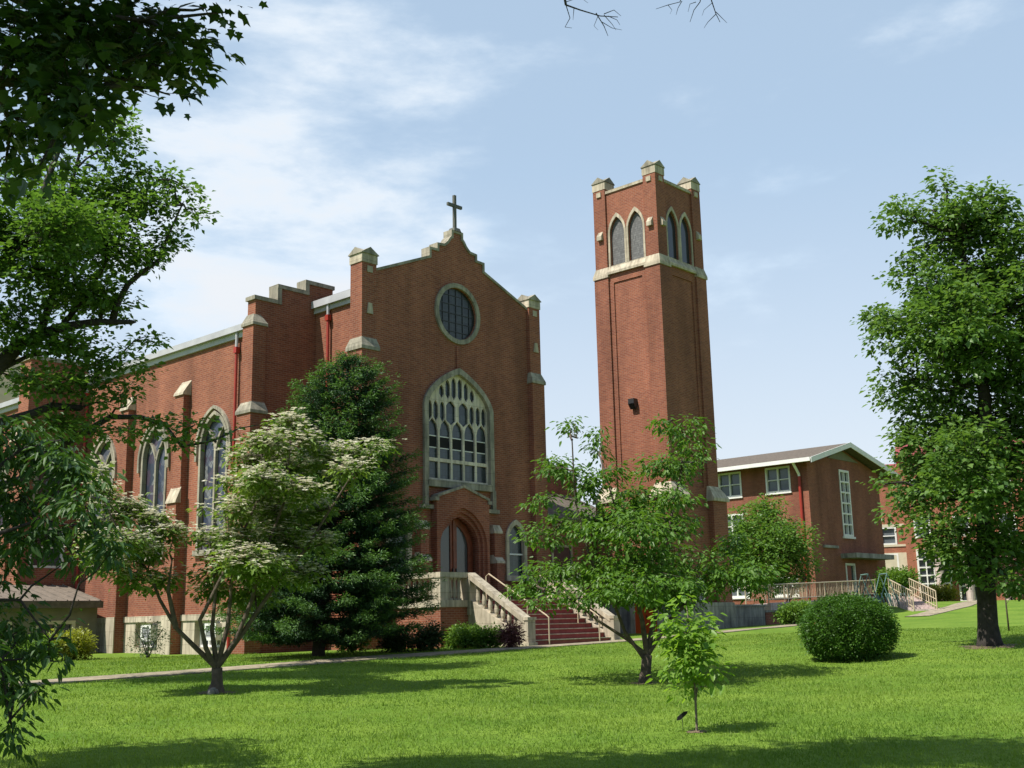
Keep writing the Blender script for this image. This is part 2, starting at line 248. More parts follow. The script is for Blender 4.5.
# ------------------------------------------------------------------ object helpers
ORIG = {}
def link(o, parent=None):
    COL.objects.link(o)
    if parent is not None: o.parent = parent
    return o
def tag(o, label=None, cat=None, group=None, kind=None):
    if label: o['label'] = label
    if cat: o['category'] = cat
    if group: o['group'] = group
    if kind: o['kind'] = kind
    return o
def thing(name, loc, label, cat, group=None):
    o = bpy.data.objects.new(name, None); o.empty_display_size = .3; COL.objects.link(o); o.location = tuple(loc); ORIG[o.name] = np.array(loc, float)
    return tag(o, label, cat, group)
class MB:
    def __init__(s): s.v = []; s.f = []
    def add(s, vs, fs):
        k = len(s.v); s.v += [tuple(map(float, v)) for v in vs]; s.f += [tuple(i+k for i in f) for f in fs]; return s
    def box(s, x0, x1, y0, y1, z0, z1, top=None):
        """axis box; top=(x0,x1,y0,y1) makes a frustum"""
        t = top or (x0, x1, y0, y1)
        return s.add([(x0, y0, z0), (x1, y0, z0), (x1, y1, z0), (x0, y1, z0), (t[0], t[2], z1), (t[1], t[2], z1), (t[1], t[3], z1), (t[0], t[3], z1)],
                     [(3, 2, 1, 0), (4, 5, 6, 7), (0, 1, 5, 4), (1, 2, 6, 5), (2, 3, 7, 6), (3, 0, 4, 7)])
    def fbox(s, F, u0, u1, v0, v1, w0, w1):
        P = [F(u0, v0, w0), F(u1, v0, w0), F(u1, v1, w0), F(u0, v1, w0), F(u0, v0, w1), F(u1, v0, w1), F(u1, v1, w1), F(u0, v1, w1)]
        return s.add(P, [(3, 2, 1, 0), (4, 5, 6, 7), (0, 1, 5, 4), (1, 2, 6, 5), (2, 3, 7, 6), (3, 0, 4, 7)])
    def plate(s, loops, F, w0, w1):
        """flat slab from an outline and holes in (u,v), between depths w0 and w1"""
        tris = tessellate_polygon([[Vector((u, v, 0)) for u, v in lp] for lp in loops])
        flat = [p for lp in loops for p in lp]; n = len(flat)
        s_v = [F(u, v, w1) for u, v in flat] + [F(u, v, w0) for u, v in flat]
        fs = [tuple(t) for t in tris] + [tuple(i+n for i in reversed(t)) for t in tris]
        k = 0
        for lp in loops:
            m_ = len(lp)
            for i in range(m_):
                a, b_ = k+i, k+(i+1) % m_
                fs.append((a, b_, b_+n, a+n))
            k += m_
        return s.add(s_v, fs)
    def tube(s, pts, rads, n=8, cap=True):
        pts = [np.array(p, float) for p in pts]
        if not hasattr(rads, '__len__'): rads = [rads]*len(pts)
        k0 = len(s.v); ref = None
        for i, p in enumerate(pts):
            d = pts[min(i+1, len(pts)-1)] - pts[max(i-1, 0)]; d = d/(np.linalg.norm(d)+1e-9)
            if ref is None: ref = np.array([1, 0, 0]) if abs(d[2]) > .7 else np.array([0, 0, 1.])
            a = np.cross(d, ref); a /= np.linalg.norm(a)+1e-9; ref = np.cross(a, d); bb = ref
            for j in range(n):
                t = 2*math.pi*j/n
                s.v.append(tuple(p + rads[i]*(a*math.cos(t) + bb*math.sin(t))))
        for i in range(len(pts)-1):
            for j in range(n):
                q = k0+i*n+j; r_ = k0+i*n+(j+1) % n
                s.f.append((q, r_, r_+n, q+n))
        if cap:
            s.f.append(tuple(k0+j for j in reversed(range(n)))); s.f.append(tuple(k0+(len(pts)-1)*n+j for j in range(n)))
        return s
    def lathe(s, c, prof, n=10):
        k0 = len(s.v)
        for r_, z in prof:
            for j in range(n):
                t = 2*math.pi*j/n; s.v.append((c[0]+r_*math.cos(t), c[1]+r_*math.sin(t), c[2]+z))
        for i in range(len(prof)-1):
            for j in range(n):
                q = k0+i*n+j; r2 = k0+i*n+(j+1) % n; s.f.append((q, r2, r2+n, q+n))
        s.f.append(tuple(k0+j for j in reversed(range(n)))); s.f.append(tuple(k0+(len(prof)-1)*n+j for j in range(n)))
        return s
    def xgable(s, x0, x1, y0, y1, z0, zh, zp):
        """block with a gablet on each of its four faces"""
        cx, cy = (x0+x1)/2, (y0+y1)/2
        v = [(x0, y0, z0), (x1, y0, z0), (x1, y1, z0), (x0, y1, z0), (x0, y0, zh), (x1, y0, zh), (x1, y1, zh), (x0, y1, zh),
             (cx, y0, zp), (x1, cy, zp), (cx, y1, zp), (x0, cy, zp), (cx, cy, zp)]
        return s.add(v, [(3, 2, 1, 0), (0, 1, 5, 8, 4), (1, 2, 6, 9, 5), (2, 3, 7, 10, 6), (3, 0, 4, 11, 7),
                         (4, 8, 12, 11), (5, 9, 12, 8), (6, 10, 12, 9), (7, 11, 12, 10)])
    def build(s, name, material, parent=None, smooth=False, label=None, root=None):
        if root is None:
            q = parent
            while q is not None and q.parent is not None: q = q.parent
            root = ORIG[q.name] if q is not None else np.zeros(3)
        me = bpy.data.meshes.new(name)
        v = np.array(s.v) - root
        me.from_pydata(v.tolist(), [], s.f); me.materials.append(material)
        bm = bmesh.new(); bm.from_mesh(me); bmesh.ops.recalc_face_normals(bm, faces=bm.faces); bm.to_mesh(me); bm.free()
        if smooth: me.polygons.foreach_set('use_smooth', [True]*len(me.polygons))
        me.update()
        o = bpy.data.objects.new(name, me); link(o, parent)
        if label: o['label'] = label
        return o
def single(mb, name, material, loc, label, cat, group=None, smooth=False, kind=None):
    o = mb.build(name, material, None, smooth, root=np.array(loc, float)); o.location = tuple(loc); ORIG[o.name] = np.array(loc, float)
    return tag(o, label, cat, group, kind)
def FY(y0): return lambda u, v, w: (u, y0-w, v)      # wall facing -Y
def FYb(y0): return lambda u, v, w: (u, y0+w, v)     # wall facing +Y
def FX(x0): return lambda u, v, w: (x0-w, u, v)      # wall facing -X
def FXb(x0): return lambda u, v, w: (x0+w, u, v)     # wall facing +X
def rect(u0, u1, v0, v1): return [(u0, v0), (u1, v0), (u1, v1), (u0, v1)]
def gothic(uc, a, z0, zs, zp, n=9):
    h = zp-zs; Rr = (a*a+h*h)/(2*a); th = math.atan2(h, a-(a-Rr)-0) if False else math.acos(max(-1, min(1, (Rr-a)/Rr)))
    pts = [(uc-a, z0), (uc+a, z0)]
    for i in range(n+1): t = th*i/n; pts.append((uc+(a-Rr)+Rr*math.cos(t), zs+Rr*math.sin(t)))
    for i in range(n-1, -1, -1): t = th*i/n; pts.append((uc-(a-Rr)-Rr*math.cos(t), zs+Rr*math.sin(t)))
    return pts
def arch4(uc, a, z0, zs, zp, n=12, w=.42):
    h = zp-zs; right = []
    for i in range(n+1):
        x = math.cos(math.pi/2*i/n); right.append((x*a, zs + h*((1-w)*math.sqrt(max(0, 1-x*x)) + w*(1-x))))
    right[-1] = (0, zp)
    return [(uc-a, z0), (uc+a, z0)] + [(uc+x, z) for x, z in right] + [(uc-x, z) for x, z in reversed(right[:-1])]
def arc_only(uc, a, zs, zp, n=9): return gothic(uc, a, zs, zs, zp, n)[2:]
def circle(uc, zc, r, n=40): return [(uc+r*math.cos(2*math.pi*i/n), zc+r*math.sin(2*math.pi*i/n)) for i in range(n)]
def inside(p, poly):
    c = False; n = len(poly)
    for i in range(n):
        (x1, y1), (x2, y2) = poly[i], poly[(i+1) % n]
        if (y1 > p[1]) != (y2 > p[1]) and p[0] < (x2-x1)*(p[1]-y1)/(y2-y1)+x1: c = not c
    return c

# ------------------------------------------------------------------ terrain
ctrl = [(-25.3, -30.5, 0), (-40, -45, -.4), (-13.1, -11.56, .44), (-6.02, -16.18, .30), (-12.9, -22.04, .20), (-.5, -17.9, .53), (2.76, -19.9, .81),
        (-13.6, -6, .56), (-5, -6, .72), (1, -6, .80), (5, -6, .84), (10, -6, .95), (15, -6, 1.12), (-2.2, 6, .68), (-2.2, 14, .76), (-9, 14, .75), (-4.9, -3.9, .78),
        (16, -1.8, .97), (20, -1.8, 1.15), (26, -2, 1.2), (34, -4, 2.0), (31, -2.5, 1.9), (41.5, 5, 2.3), (60, 3, 2.25), (66, 8, 2.4), (70, -20, 2.6), (30, -22, 1.5), (-22, -20, .1), (-28, -8, .4), (-17, -27, .05), (-14, -30, .15),
        (120, 120, 4), (-100, 100, 2), (200, 0, 5), (0, 200, 4), (150, -150, 4), (-120, -120, -2), (0, -120, 0), (-150, 0, 0), (20, 30, 1.2), (-6, -26, .4), (10, -30, 1.0)]
cxy = np.array([c[:2] for c in ctrl], float); cz = np.array([c[2] for c in ctrl], float)
def tps(d): return np.where(d > 1e-9, d*d*np.log(d+1e-12), 0)
def tp1(d): return d
n_ = len(ctrl); A = np.zeros((n_+3, n_+3)); A[:n_, :n_] = tp1(np.linalg.norm(cxy[:, None]-cxy[None], axis=2)) + np.eye(n_)*-.6
A[:n_, n_] = 1; A[:n_, n_+1:] = cxy; A[n_:, :n_] = A[:n_, n_:].T
tw = np.linalg.solve(A, np.concatenate([cz, np.zeros(3)]))
def ground(x, y):
    x = np.asarray(x, float); y = np.asarray(y, float); P = np.stack([x.ravel(), y.ravel()], 1)
    z = np.zeros(len(P))
    for k in range(0, len(P), 40000):
        q = P[k:k+40000]; z[k:k+40000] = tp1(np.linalg.norm(q[:, None]-cxy[None], axis=2)) @ tw[:n_] + tw[n_] + q @ tw[n_+1:]
    return z.reshape(x.shape)
def gz(x, y): return float(ground(np.array([x]), np.array([y]))[0])
def sinh_axis(c, n, span, k): t = np.linspace(-1, 1, n); return c + span*np.sinh(k*t)/np.sinh(k)
gx = sinh_axis(-6, 170, 800, 5.2); gy = sinh_axis(-14, 170, 800, 5.2)
GX, GY = np.meshgrid(gx, gy, indexing='ij'); GZ = ground(np.clip(GX, -300, 300), np.clip(GY, -300, 300))
mb = MB(); nn = 170
mb.v = list(map(tuple, np.stack([GX.ravel(), GY.ravel(), GZ.ravel()], 1)))
mb.f = [(i*nn+j, (i+1)*nn+j, (i+1)*nn+j+1, i*nn+j+1) for i in range(nn-1) for j in range(nn-1)]
lawn = mb.build('lawn', M['lawn'], None, True); tag(lawn, kind='structure')
def ribbon(name, pts, width, material, lift=.03):
    """a path laid over the terrain"""
    pts = np.array(pts, float); seg = np.linalg.norm(np.diff(pts, axis=0), axis=1); t = np.concatenate([[0], np.cumsum(seg)])
    tt = np.linspace(0, t[-1], max(8, int(t[-1]/.6))); xs = np.interp(tt, t, pts[:, 0]); ys = np.interp(tt, t, pts[:, 1])
    dx = np.gradient(xs); dy = np.gradient(ys); l = np.hypot(dx, dy); nx, ny = -dy/l, dx/l
    mb = MB(); w = np.linspace(-.5, .5, 4)*width
    for i in range(len(tt)):
        for q in w:
            x, y = xs[i]+nx[i]*q, ys[i]+ny[i]*q; mb.v.append((x, y, gz(x, y)+lift))
    for i in range(len(tt)-1):
        for j in range(3): mb.f.append((i*4+j, (i+1)*4+j, (i+1)*4+j+1, i*4+j+1))
    for i in range(len(tt)-1):   # kerb edges down into the turf
        for j in (0, 3):
            a = i*4+j; b_ = (i+1)*4+j; k = len(mb.v); pa, pb = mb.v[a], mb.v[b_]
            mb.v += [(pa[0], pa[1], pa[2]-.1), (pb[0], pb[1], pb[2]-.1)]; mb.f.append((a, b_, k+1, k))
    return tag(mb.build(name, material), kind='structure')
PATH = [(-30, -7.2), (-20, -6.6), (-13, -6.2), (0, -6.15), (10, -6.1), (16, -5.9), (22, -4.4), (27, -2.6), (30, -1.8)]
ribbon('path', PATH, 1.15, M['path'])
ribbon('path', [(26, -8), (33, -7.2), (45, -4), (56, 0), (64, 3)], 1.1, M['path'])
# the far hillside behind the church
mb = MB(); hp = [(-260, 84), (-120, 88), (-40, 80), (0, 72), (15, 64), (35, 52), (60, 38), (100, 24), (150, 10), (200, 2)]
hd = at(0, 600, 1) - CAM; hd = hd/np.linalg.norm(hd[:2]); hr = np.array([hd[1], -hd[0]])
for k, (dd, fac) in enumerate(((215, -.1), (250, .45), (280, .8), (310, 1.), (380, .9))):
    for i in range(60):
        l = -280 + 480*i/59; h = np.interp(l, [q[0] for q in hp], [q[1] for q in hp])
        p = CAM[:2] + hd[:2]*dd + hr*l
        mb.v.append((p[0], p[1], (h+random.uniform(-1.2, 1.2))*fac))
for k in range(4):
    for i in range(59): a = k*60+i; mb.f.append((a, a+1, a+61, a+60))
hm = mat('wooded_hillside', (.16, .13, .085), .95, .2, .12, c2=(.06, .085, .035), bump=1, bscale=.8)
tag(mb.build('hill', hm, None, True), kind='structure')

# ------------------------------------------------------------------ the church
church = thing('church', (4.8, 10, .6), 'red brick gothic church with stepped gable, rose window and stone cross', 'church')
XC = 4.8
def gothic_window(parent, F, uc, a, z0, zs, zp, ring, proud, recess, glass, mull=1, frame=None, name='window', sill=True, barz=()):
    """stone surround (mesh 'window') with glass and tracery below it; a = half width of the opening"""
    frame = frame or M['stone_old']
    fr = MB()
    out = gothic(uc, a+ring, z0-.02, zs, zp+ring*1.15); inn = gothic(uc, a, z0, zs, zp)
    fr.plate([out, [(u, v+.001) for u, v in inn]], F, -recess+.02, proud)
    if sill: fr.fbox(F, uc-a-ring-.08, uc+a+ring+.08, z0-.2, z0+.001, -.05, proud+.08)
    w = fr.build(name, frame, parent)
    MB().plate([inn], F, -recess-.03, -recess).build('glass', glass, w)
    tr = MB(); b = .055
    if mull == 1:
        tr.fbox(F, uc-b, uc+b, z0, zs-.05, -recess+.005, -recess+.12)
        for s in (-1, 1):      # Y branching head
            pts = []
            for i in range(7):
                t = i/6; pts.append((uc+s*(b*.5+a*.52*t**1.5), zs-.05+(zp-zs)*.62*t))
            lp = [(u-b, v) for u, v in pts]+[(u+b, v) for u, v in reversed(pts)]
            tr.plate([lp], F, -recess+.004, -recess+.115)
    for z in barz: tr.fbox(F, uc-a+.01, uc+a-.01, z-.03, z+.03, -recess+.006, -recess+.07)
    if tr.v: tr.build('tracery', frame if mull else M['white'], w)
    return w

# facade
half = [(4.32, 14.22), (1.42, 15.41), (1.42, 15.74), (1.0, 15.76), (1.0, 16.01), (.70, 16.04), (.58, 16.12), (.45, 16.24), (.34, 16.40), (.28, 16.46), (.22, 16.47), (.22, 16.72)]
XG = 4.83
prof = [(XG-d, z) for d, z in half] + [(XG+d, z) for d, z in reversed(half)]
F0 = FY(.10)
door_hole = arch4(4.72, 1.12, 2.34, 4.45, 5.62, w=.18)
rose_hole = circle(XC, 13.42, 1.03)
win_hole = arch4(XC, 1.66, 6.80, 9.62, 11.02)
lan_holes = [gothic(XC+s*3.08, .45, 3.35, 4.72, 5.38) for s in (-1, 1)]
wall = MB(); wall.plate([[(XG-4.32, .3), (XG+4.32, .3)] + list(reversed(prof)), door_hole, rose_hole, win_hole] + lan_holes, F0, -.42, 0)
fw_ = wall.build('facade_wall', M['brick'], church)
# coping following the gable
def offset_line(p, d):
    out = []
    for i in range(len(p)):
        a = np.array(p[max(i-1, 0)]); c = np.array(p[min(i+1, len(p)-1)]); b_ = np.array(p[i])
        t1 = b_-a if i > 0 else c-b_; t2 = c-b_ if i < len(p)-1 else b_-a
        t1 = t1/np.linalg.norm(t1); t2 = t2/np.linalg.norm(t2)
        n1 = np.array([-t1[1], t1[0]]); n2 = np.array([-t2[1], t2[0]]); nn_ = n1+n2; nn_ /= max(np.linalg.norm(nn_), .3)
        k = d/max(.55, float(nn_ @ n1)); out.append((b_[0]+nn_[0]*k, b_[1]+nn_[1]*k))
    return out
cop = MB(); up = offset_line(prof, .10)
for i in range(len(prof)-1):
    cop.plate([[prof[i], prof[i+1], up[i+1], up[i]]], F0, -.42, .05)
cop.build('gable_coping', M['stone_old'], church)
cr = MB(); cr.box(XG-.2, XG+.2, .02, .40, 16.80, 16.96, (XG-.15, XG+.15, .07, .35))
cr.box(XG-.058, XG+.058, .15, .26, 16.95, 18.36); cr.box(XG-.39, XG+.39, .155, .255, 17.86, 17.98)
cr.build('cross', M['bronze'], church)
# a pale relieving line of brick and the pendant over the window
rl = MB()
rl.fbox(F0, XC-.10, XC+.10, 11.20, 12.1, 0, .06)
rl.build('keystone_pendant', M['brick_dark'], church)
# rose
rs = MB(); rs.plate([circle(XC, 13.42, 1.22), [(u, v) for u, v in circle(XC, 13.42, 1.04)]], F0, -.12, .08)
rose = rs.build('rose_window', M['stone_old'], church)
MB().plate([circle(XC, 13.42, 1.05)], F0, -.16, -.08).build('glass', M['roseglass'], rose)
t = MB()
for k in range(-2, 3): 
    h_ = math.sqrt(1-(k*.36)**2) if abs(k*.36) < 1 else 0
    t.fbox(F0, XC-h_+.01, XC+h_-.01, 13.42+k*.36-.012, 13.42+k*.36+.012, -.079, -.055); t.fbox(F0, XC+k*.36-.012, XC+k*.36+.012, 13.42-h_+.01, 13.42+h_-.01, -.0785, -.0545)
t.build('lead_bars', M['metal'], rose)
# great west window: surround, tracery, glass
wr = MB(); wr.plate([arch4(XC, 1.86, 6.60, 9.62, 11.24), [(u, v) for u, v in arch4(XC, 1.64, 6.82, 9.62, 11.00)]], F0, -.16, .11)
wr.fbox(F0, XC-1.69, XC+1.69, 6.56, 6.80, .0, .15)
wr.fbox(F0, XC-1.88, XC-1.70, 5.86, 6.60, 0, .14); wr.fbox(F0, XC+1.70, XC+1.88, 5.86, 6.60, 0, .14)
wr.fbox(F0, XC-2.05, XC-1.22, 5.72, 5.87, 0, .16); wr.fbox(F0, XC+1.22, XC+2.05, 5.72, 5.87, 0, .16)
great = wr.build('great_window', M['stone_old'], church)
MB().plate([win_hole], F0, -.30, -.15).build('glass', M['facadeglass'], great)
arch = arch4(XC, 1.655, 6.81, 9.62, 11.01, 16)
holes = []; pw = 3.28/5
for i in range(5):
    u0 = XC-1.64+i*pw+.05; u1 = u0+pw-.10
    holes.append(rect(u0, u1, 6.90, 7.53))
    holes.append([(u0, 7.66), (u1, 7.66), (u1, 8.72)] + [(u1-(u1-u0)*.12, 8.95), ((u0+u1)/2, 9.16), (u0+(u1-u0)*.12, 8.95)] + [(u0, 8.72)])
def cell(u, hw_, zb, zt): return [(u, zb), (u+hw_, zb+.17), (u+hw_, zt-.2), (u+hw_*.6, zt-.08), (u, zt), (u-hw_*.6, zt-.08), (u-hw_, zt-.2), (u-hw_, zb+.17)]
def fit(c_):     # keep a light only where the arch leaves room for it
    sh = arch4(XC, 1.60, 6.81, 9.62, 10.95, 16)
    for _ in range(16):
        if all(inside(p, sh) for p in c_): return c_
        zt = max(p[1] for p in c_) - .06; zb = min(p[1] for p in c_); u = c_[0][0]; hw_ = abs(c_[1][0]-u)
        if zt-zb < .42: return None
        c_ = cell(u, hw_, zb, zt)
    return None
for u in (-.335, .335): holes.append(cell(XC+u, .25, 8.98, 9.92))
for u in (-1.45, -1.13, -.79, .79, 1.13, 1.45):
    c_ = fit(cell(XC+u, .125, 9.06, 9.86))
    if c_: holes.append(c_)
for k in (-4.5, -3.5, -2.5, -1.5, -.5, .5, 1.5, 2.5, 3.5, 4.5):
    c_ = fit(cell(XC+k*.328, .125, 9.97, 10.98))
    if c_: holes.append(c_)
tr = MB(); tr.plate([arch]+holes, F0, -.13, -.06); tr.build('tracery', M['tracery'], great)
for i in range(5):
    u0 = XC-1.64+i*pw+.075; u1 = u0+pw-.15
    for z in (8.06, 8.50): MB().fbox(F0, u0-.01, u1+.01, z-.018, z+.018, -.145, -.125).build('glazing_bar', M['white'], great)
    MB().fbox(F0, u0+.01, u1-.02, 8.08, 8.48, -.149, -.142).build('open_hopper', M['dark'], great)
# facade lancets
for s in (-1, 1):
    gothic_window(church, F0, XC+s*3.08, .43, 3.36, 4.72, 5.36, .17, .07, .10, M['facadeglass'], 0, M['stone'], 'lancet_window', True, (4.2,))
# portal: gabled brick surround, stone coping, stepped buttresses, oak doors
Fp = FY(-.20); pc = 4.72
pr = [(3.34, 6.14), (pc, 6.58), (6.10, 6.14)]
po = MB(); po.plate([[(3.34, .6), (6.10, .6)] + list(reversed(pr)), arch4(pc, 1.25, 2.34, 4.45, 5.82, w=.18)], Fp, -.29, 0)
portal = po.build('portal', M['brick'], church)
pcop = MB()
for a, c in ((pr[0], pr[1]), (pr[1], pr[2])): pcop.plate([[a, c, (c[0], c[1]+.10), (a[0], a[1]+.10)]], Fp, -.29, .06)
pcop.fbox(Fp, 3.22, 3.42, 6.02, 6.15, -.29, .06); pcop.fbox(Fp, 6.02, 6.22, 6.02, 6.15, -.29, .06)
pcop.build('portal_coping', M['stone_old'], portal)
om = MB(); om.plate([arch4(pc, 1.29, 2.35, 4.45, 5.86, w=.18), arch4(pc, 1.12, 2.36, 4.45, 5.66, w=.18)], Fp, -.28, -.10); om.plate([arch4(pc, 1.15, 2.352, 4.45, 5.69, w=.18), arch4(pc, 1.0, 2.37, 4.45, 5.50, w=.18)], Fp, -.40, -.22); om.build('arch_moulding', M['brick_dark'], portal)
for x in (2.52, 6.36):
    for z0, z1, p, q in ((.6, 3.80, .22, 'lo'), (4.0, 4.94, .12, 'hi')):
        pb = MB(); pb.box(x, x+.40, -.1-p, .1, z0, z1); pbo = pb.build('portal_buttress', M['brick'], portal)
        st = MB(); st.box(x-.03, x+.43, -.13-p, .1, z1, z1+.08); st.box(x-.03, x+.43, -.13-p, .1, z1+.08, z1+.32, (x, x+.40, -.1-p*.2, .1)); st.build('weathering_stone', M['stone'], pbo)
dg = [(pc-.95, 2.36), (pc-.95, 4.45)]
dd = MB(); dl = arch4(pc, 1.02, 2.36, 4.45, 5.52, 12, w=.18)
gl = arch4(pc, .76, 2.95, 4.38, 5.26, 12, w=.18)
lft = [(u, v) for u, v in gl if u < pc-.12]; 
def leaf_half(s):
    R_ = [(u, v) for u, v in gl if s*(u-pc) > .17]
    R_ = sorted(R_, key=lambda q: q[1])
    zt = max(v for u, v in R_)+.06
    return [(pc+s*.17, 2.95)] + [(u, v) for u, v in R_] + [(pc+s*.17, zt)]
hl, hr_ = leaf_half(-1), leaf_half(1)
dd.plate([dl, hl, hr_], FY(.1), -.34, -.26); dd.fbox(FY(.1), pc-.05, pc+.05, 2.37, 5.40, -.27, -.22)
door = dd.build('oak_door', M['door'], portal)
gg = MB(); gg.plate([arch4(pc, .86, 2.8, 4.38, 5.34, w=.18)], FY(.1), -.33, -.30); gg.build('door_glass', M['oakglass'], door)
for q in (-.10, .07): MB().fbox(FY(.1), pc+q, pc+q+.03, 3.2, 3.6, -.25, -.19).build('door_handle', M['metal'], door)
# corner piers
def corner_pier(x0, x1, sgn):
    ya, yb = -.05, .60
    p = MB(); p.box(x0, x1, ya, yb, 11.4, 14.55)
    lx0, lx1 = (x0-.07, x1+.01) if sgn < 0 else (x0-.01, x1+.07)
    p.box(lx0, lx1, ya-.10, yb+.06, .3, 11.25); o = p.build('corner_pier', M['brick'], church)
    c_ = MB(); c_.box(lx0-.05, lx1+.05, ya-.15, yb+.11, 11.2, 11.32); c_.box(lx0-.05, lx1+.05, ya-.15, yb+.11, 11.32, 11.66, (x0-.005, x1+.005, ya-.005, yb+.005)); c_.build('weathering_stone', M['stone_old'], o)
    c_ = MB(); c_.xgable(x0-.03, x1+.03, ya-.03, yb+.03, 14.45, 14.74, 14.98); c_.build('pier_cap', M['stone'], o)
    c_ = MB(); c_.xgable(x0-.07, x1+.07, ya-.07, yb+.07, 14.78, 14.80, 15.05); c_.build('cap_roof', M['stone_old'], o)
    d = MB(); xm = (x0+x1)/2
    d.fbox(FY(ya), xm-.10, xm+.14, 14.1, 14.34, 0, .03); d.build('inset_stone', M['stone'], o); d = MB(); d.plate([[(xm-.12, 12.55), (xm+.16, 12.55), (xm+.10, 12.95), (xm-.06, 12.95)]], FY(ya), 0, .05); d.build('inset_stone', M['stone'], o)
corner_pier(-.12, .56, -1); corner_pier(8.86, 9.52, 1)
# narthex side walls, nave walls
MB().box(.4, .8, .9, 3.35, .3, 13.55).build('narthex_wall', M['brick'], church); MB().box(8.8, 9.2, .9, 3.35, .3, 13.55).build('narthex_wall', M['brick'], church)
NX = -2.2; NXR = 11.8; FN = FX(NX)
wy = [5.9, 10.1, 14.25, 24.4, 28.6, 32.8]
bayw = [gothic(y, .86, 4.40, 8.20, 9.45) for y in wy]
nw = MB(); nw.plate([rect(3.7, 40, 2.1, 12.30)] + bayw, FN, -.45, 0); nw.build('nave_wall', M['brick'], church)
MB().box(NXR-.4, NXR, 3.7, 40, .3, 12.3).build('nave_wall', M['brick'], church)
MB().box(NX, NXR, 39.6, 40, .3, 12.3).build('rear_wall', M['brick'], church)
bh = [rect(y-.83, y+.83, .95, 1.86) for y in wy[:2]]
bs = MB(); bs.plate([rect(3.7, 40, .2, 1.86)] + [rect(y-.83, y+.83, .95, 1.859) for y in ()], FN, -.4, .0)
bs = MB(); bs.plate([rect(3.7, 40, .2, 2.1)] + bh, FN, -.4, .05); bs.build('stone_base', M['stone'], church)
bb = MB(); bb.fbox(FN, 3.7, 40, 1.90, 2.12, 0, .10); bb.build('base_course', M['stone'], church)
for i, y in enumerate(wy[:2]):
    f = MB(); f.plate([rect(y-.83, y+.83, .95, 1.86), rect(y-.75, y+.75, 1.03, 1.79)], FN, -.32, -.18); f.fbox(FN, y-.28, y-.22, 1.03, 1.79, -.30, -.2); f.fbox(FN, y+.22, y+.28, 1.03, 1.79, -.30, -.2)
    bw_ = f.build('basement_window', M['white'], church)
    MB().fbox(FN, y-.76, y+.76, 1.02, 1.80, -.34, -.28).build('glass', M['glass'], bw_)
for y in wy:   # each window carries its hood mould with label stops
    nvw = gothic_window(church, FN, y, .84, 4.42, 8.20, 9.42, .12, .05, .15, M['stained'], 1, M['stone_old'], 'nave_window', True)
    hm_ = MB()
    a1 = arc_only(y, 1.18, 8.20, 9.76, 10); a2 = arc_only(y, 1.06, 8.20, 9.64, 10)
    hm_.plate([a1 + [(y-1.18, 7.75), (y-1.06, 7.75)] + list(reversed(a2)) + [(y+1.06, 7.75), (y+1.18, 7.75)]], FN, 0, .10)
    hm_.build('hood_mould', M['stone_old'], nvw)
def slope_stone(xo, xi, y, h, z0, z1, z2):
    return MB().add([(xo, y-h, z0), (xo, y+h, z0), (xi, y+h, z0), (xi, y-h, z0), (xo+.02, y-h, z1), (xo+.02, y+h, z1), (xi, y+h, z2), (xi, y-h, z2)], [(3, 2, 1, 0), (4, 5, 6, 7), (0, 1, 5, 4), (1, 2, 6, 5), (2, 3, 7, 6), (3, 0, 4, 7)])
def nave_buttress(y):
    b_ = MB(); b_.box(NX-.30, NX, y-.30, y+.30, 6.3, 10.45); b_.box(NX-.46, NX, y-.32, y+.32, .3, 6.3); o = b_.build('nave_buttress', M['brick'], church)
    slope_stone(NX-.36, NX, y, .34, 10.4, 10.50, 11.0).build('weathering_stone', M['stone'], o)
    slope_stone(NX-.52, NX-.29, y, .36, 6.25, 6.34, 6.85).build('weathering_stone', M['stone'], o)
    MB().box(NX-.50, NX-.462, y-.321, y+.325, .3, 2.12).build('stone_facing', M['stone'], o)
for y in (7.95, 12.1, 22.4, 26.5, 30.7): nave_buttress(y)
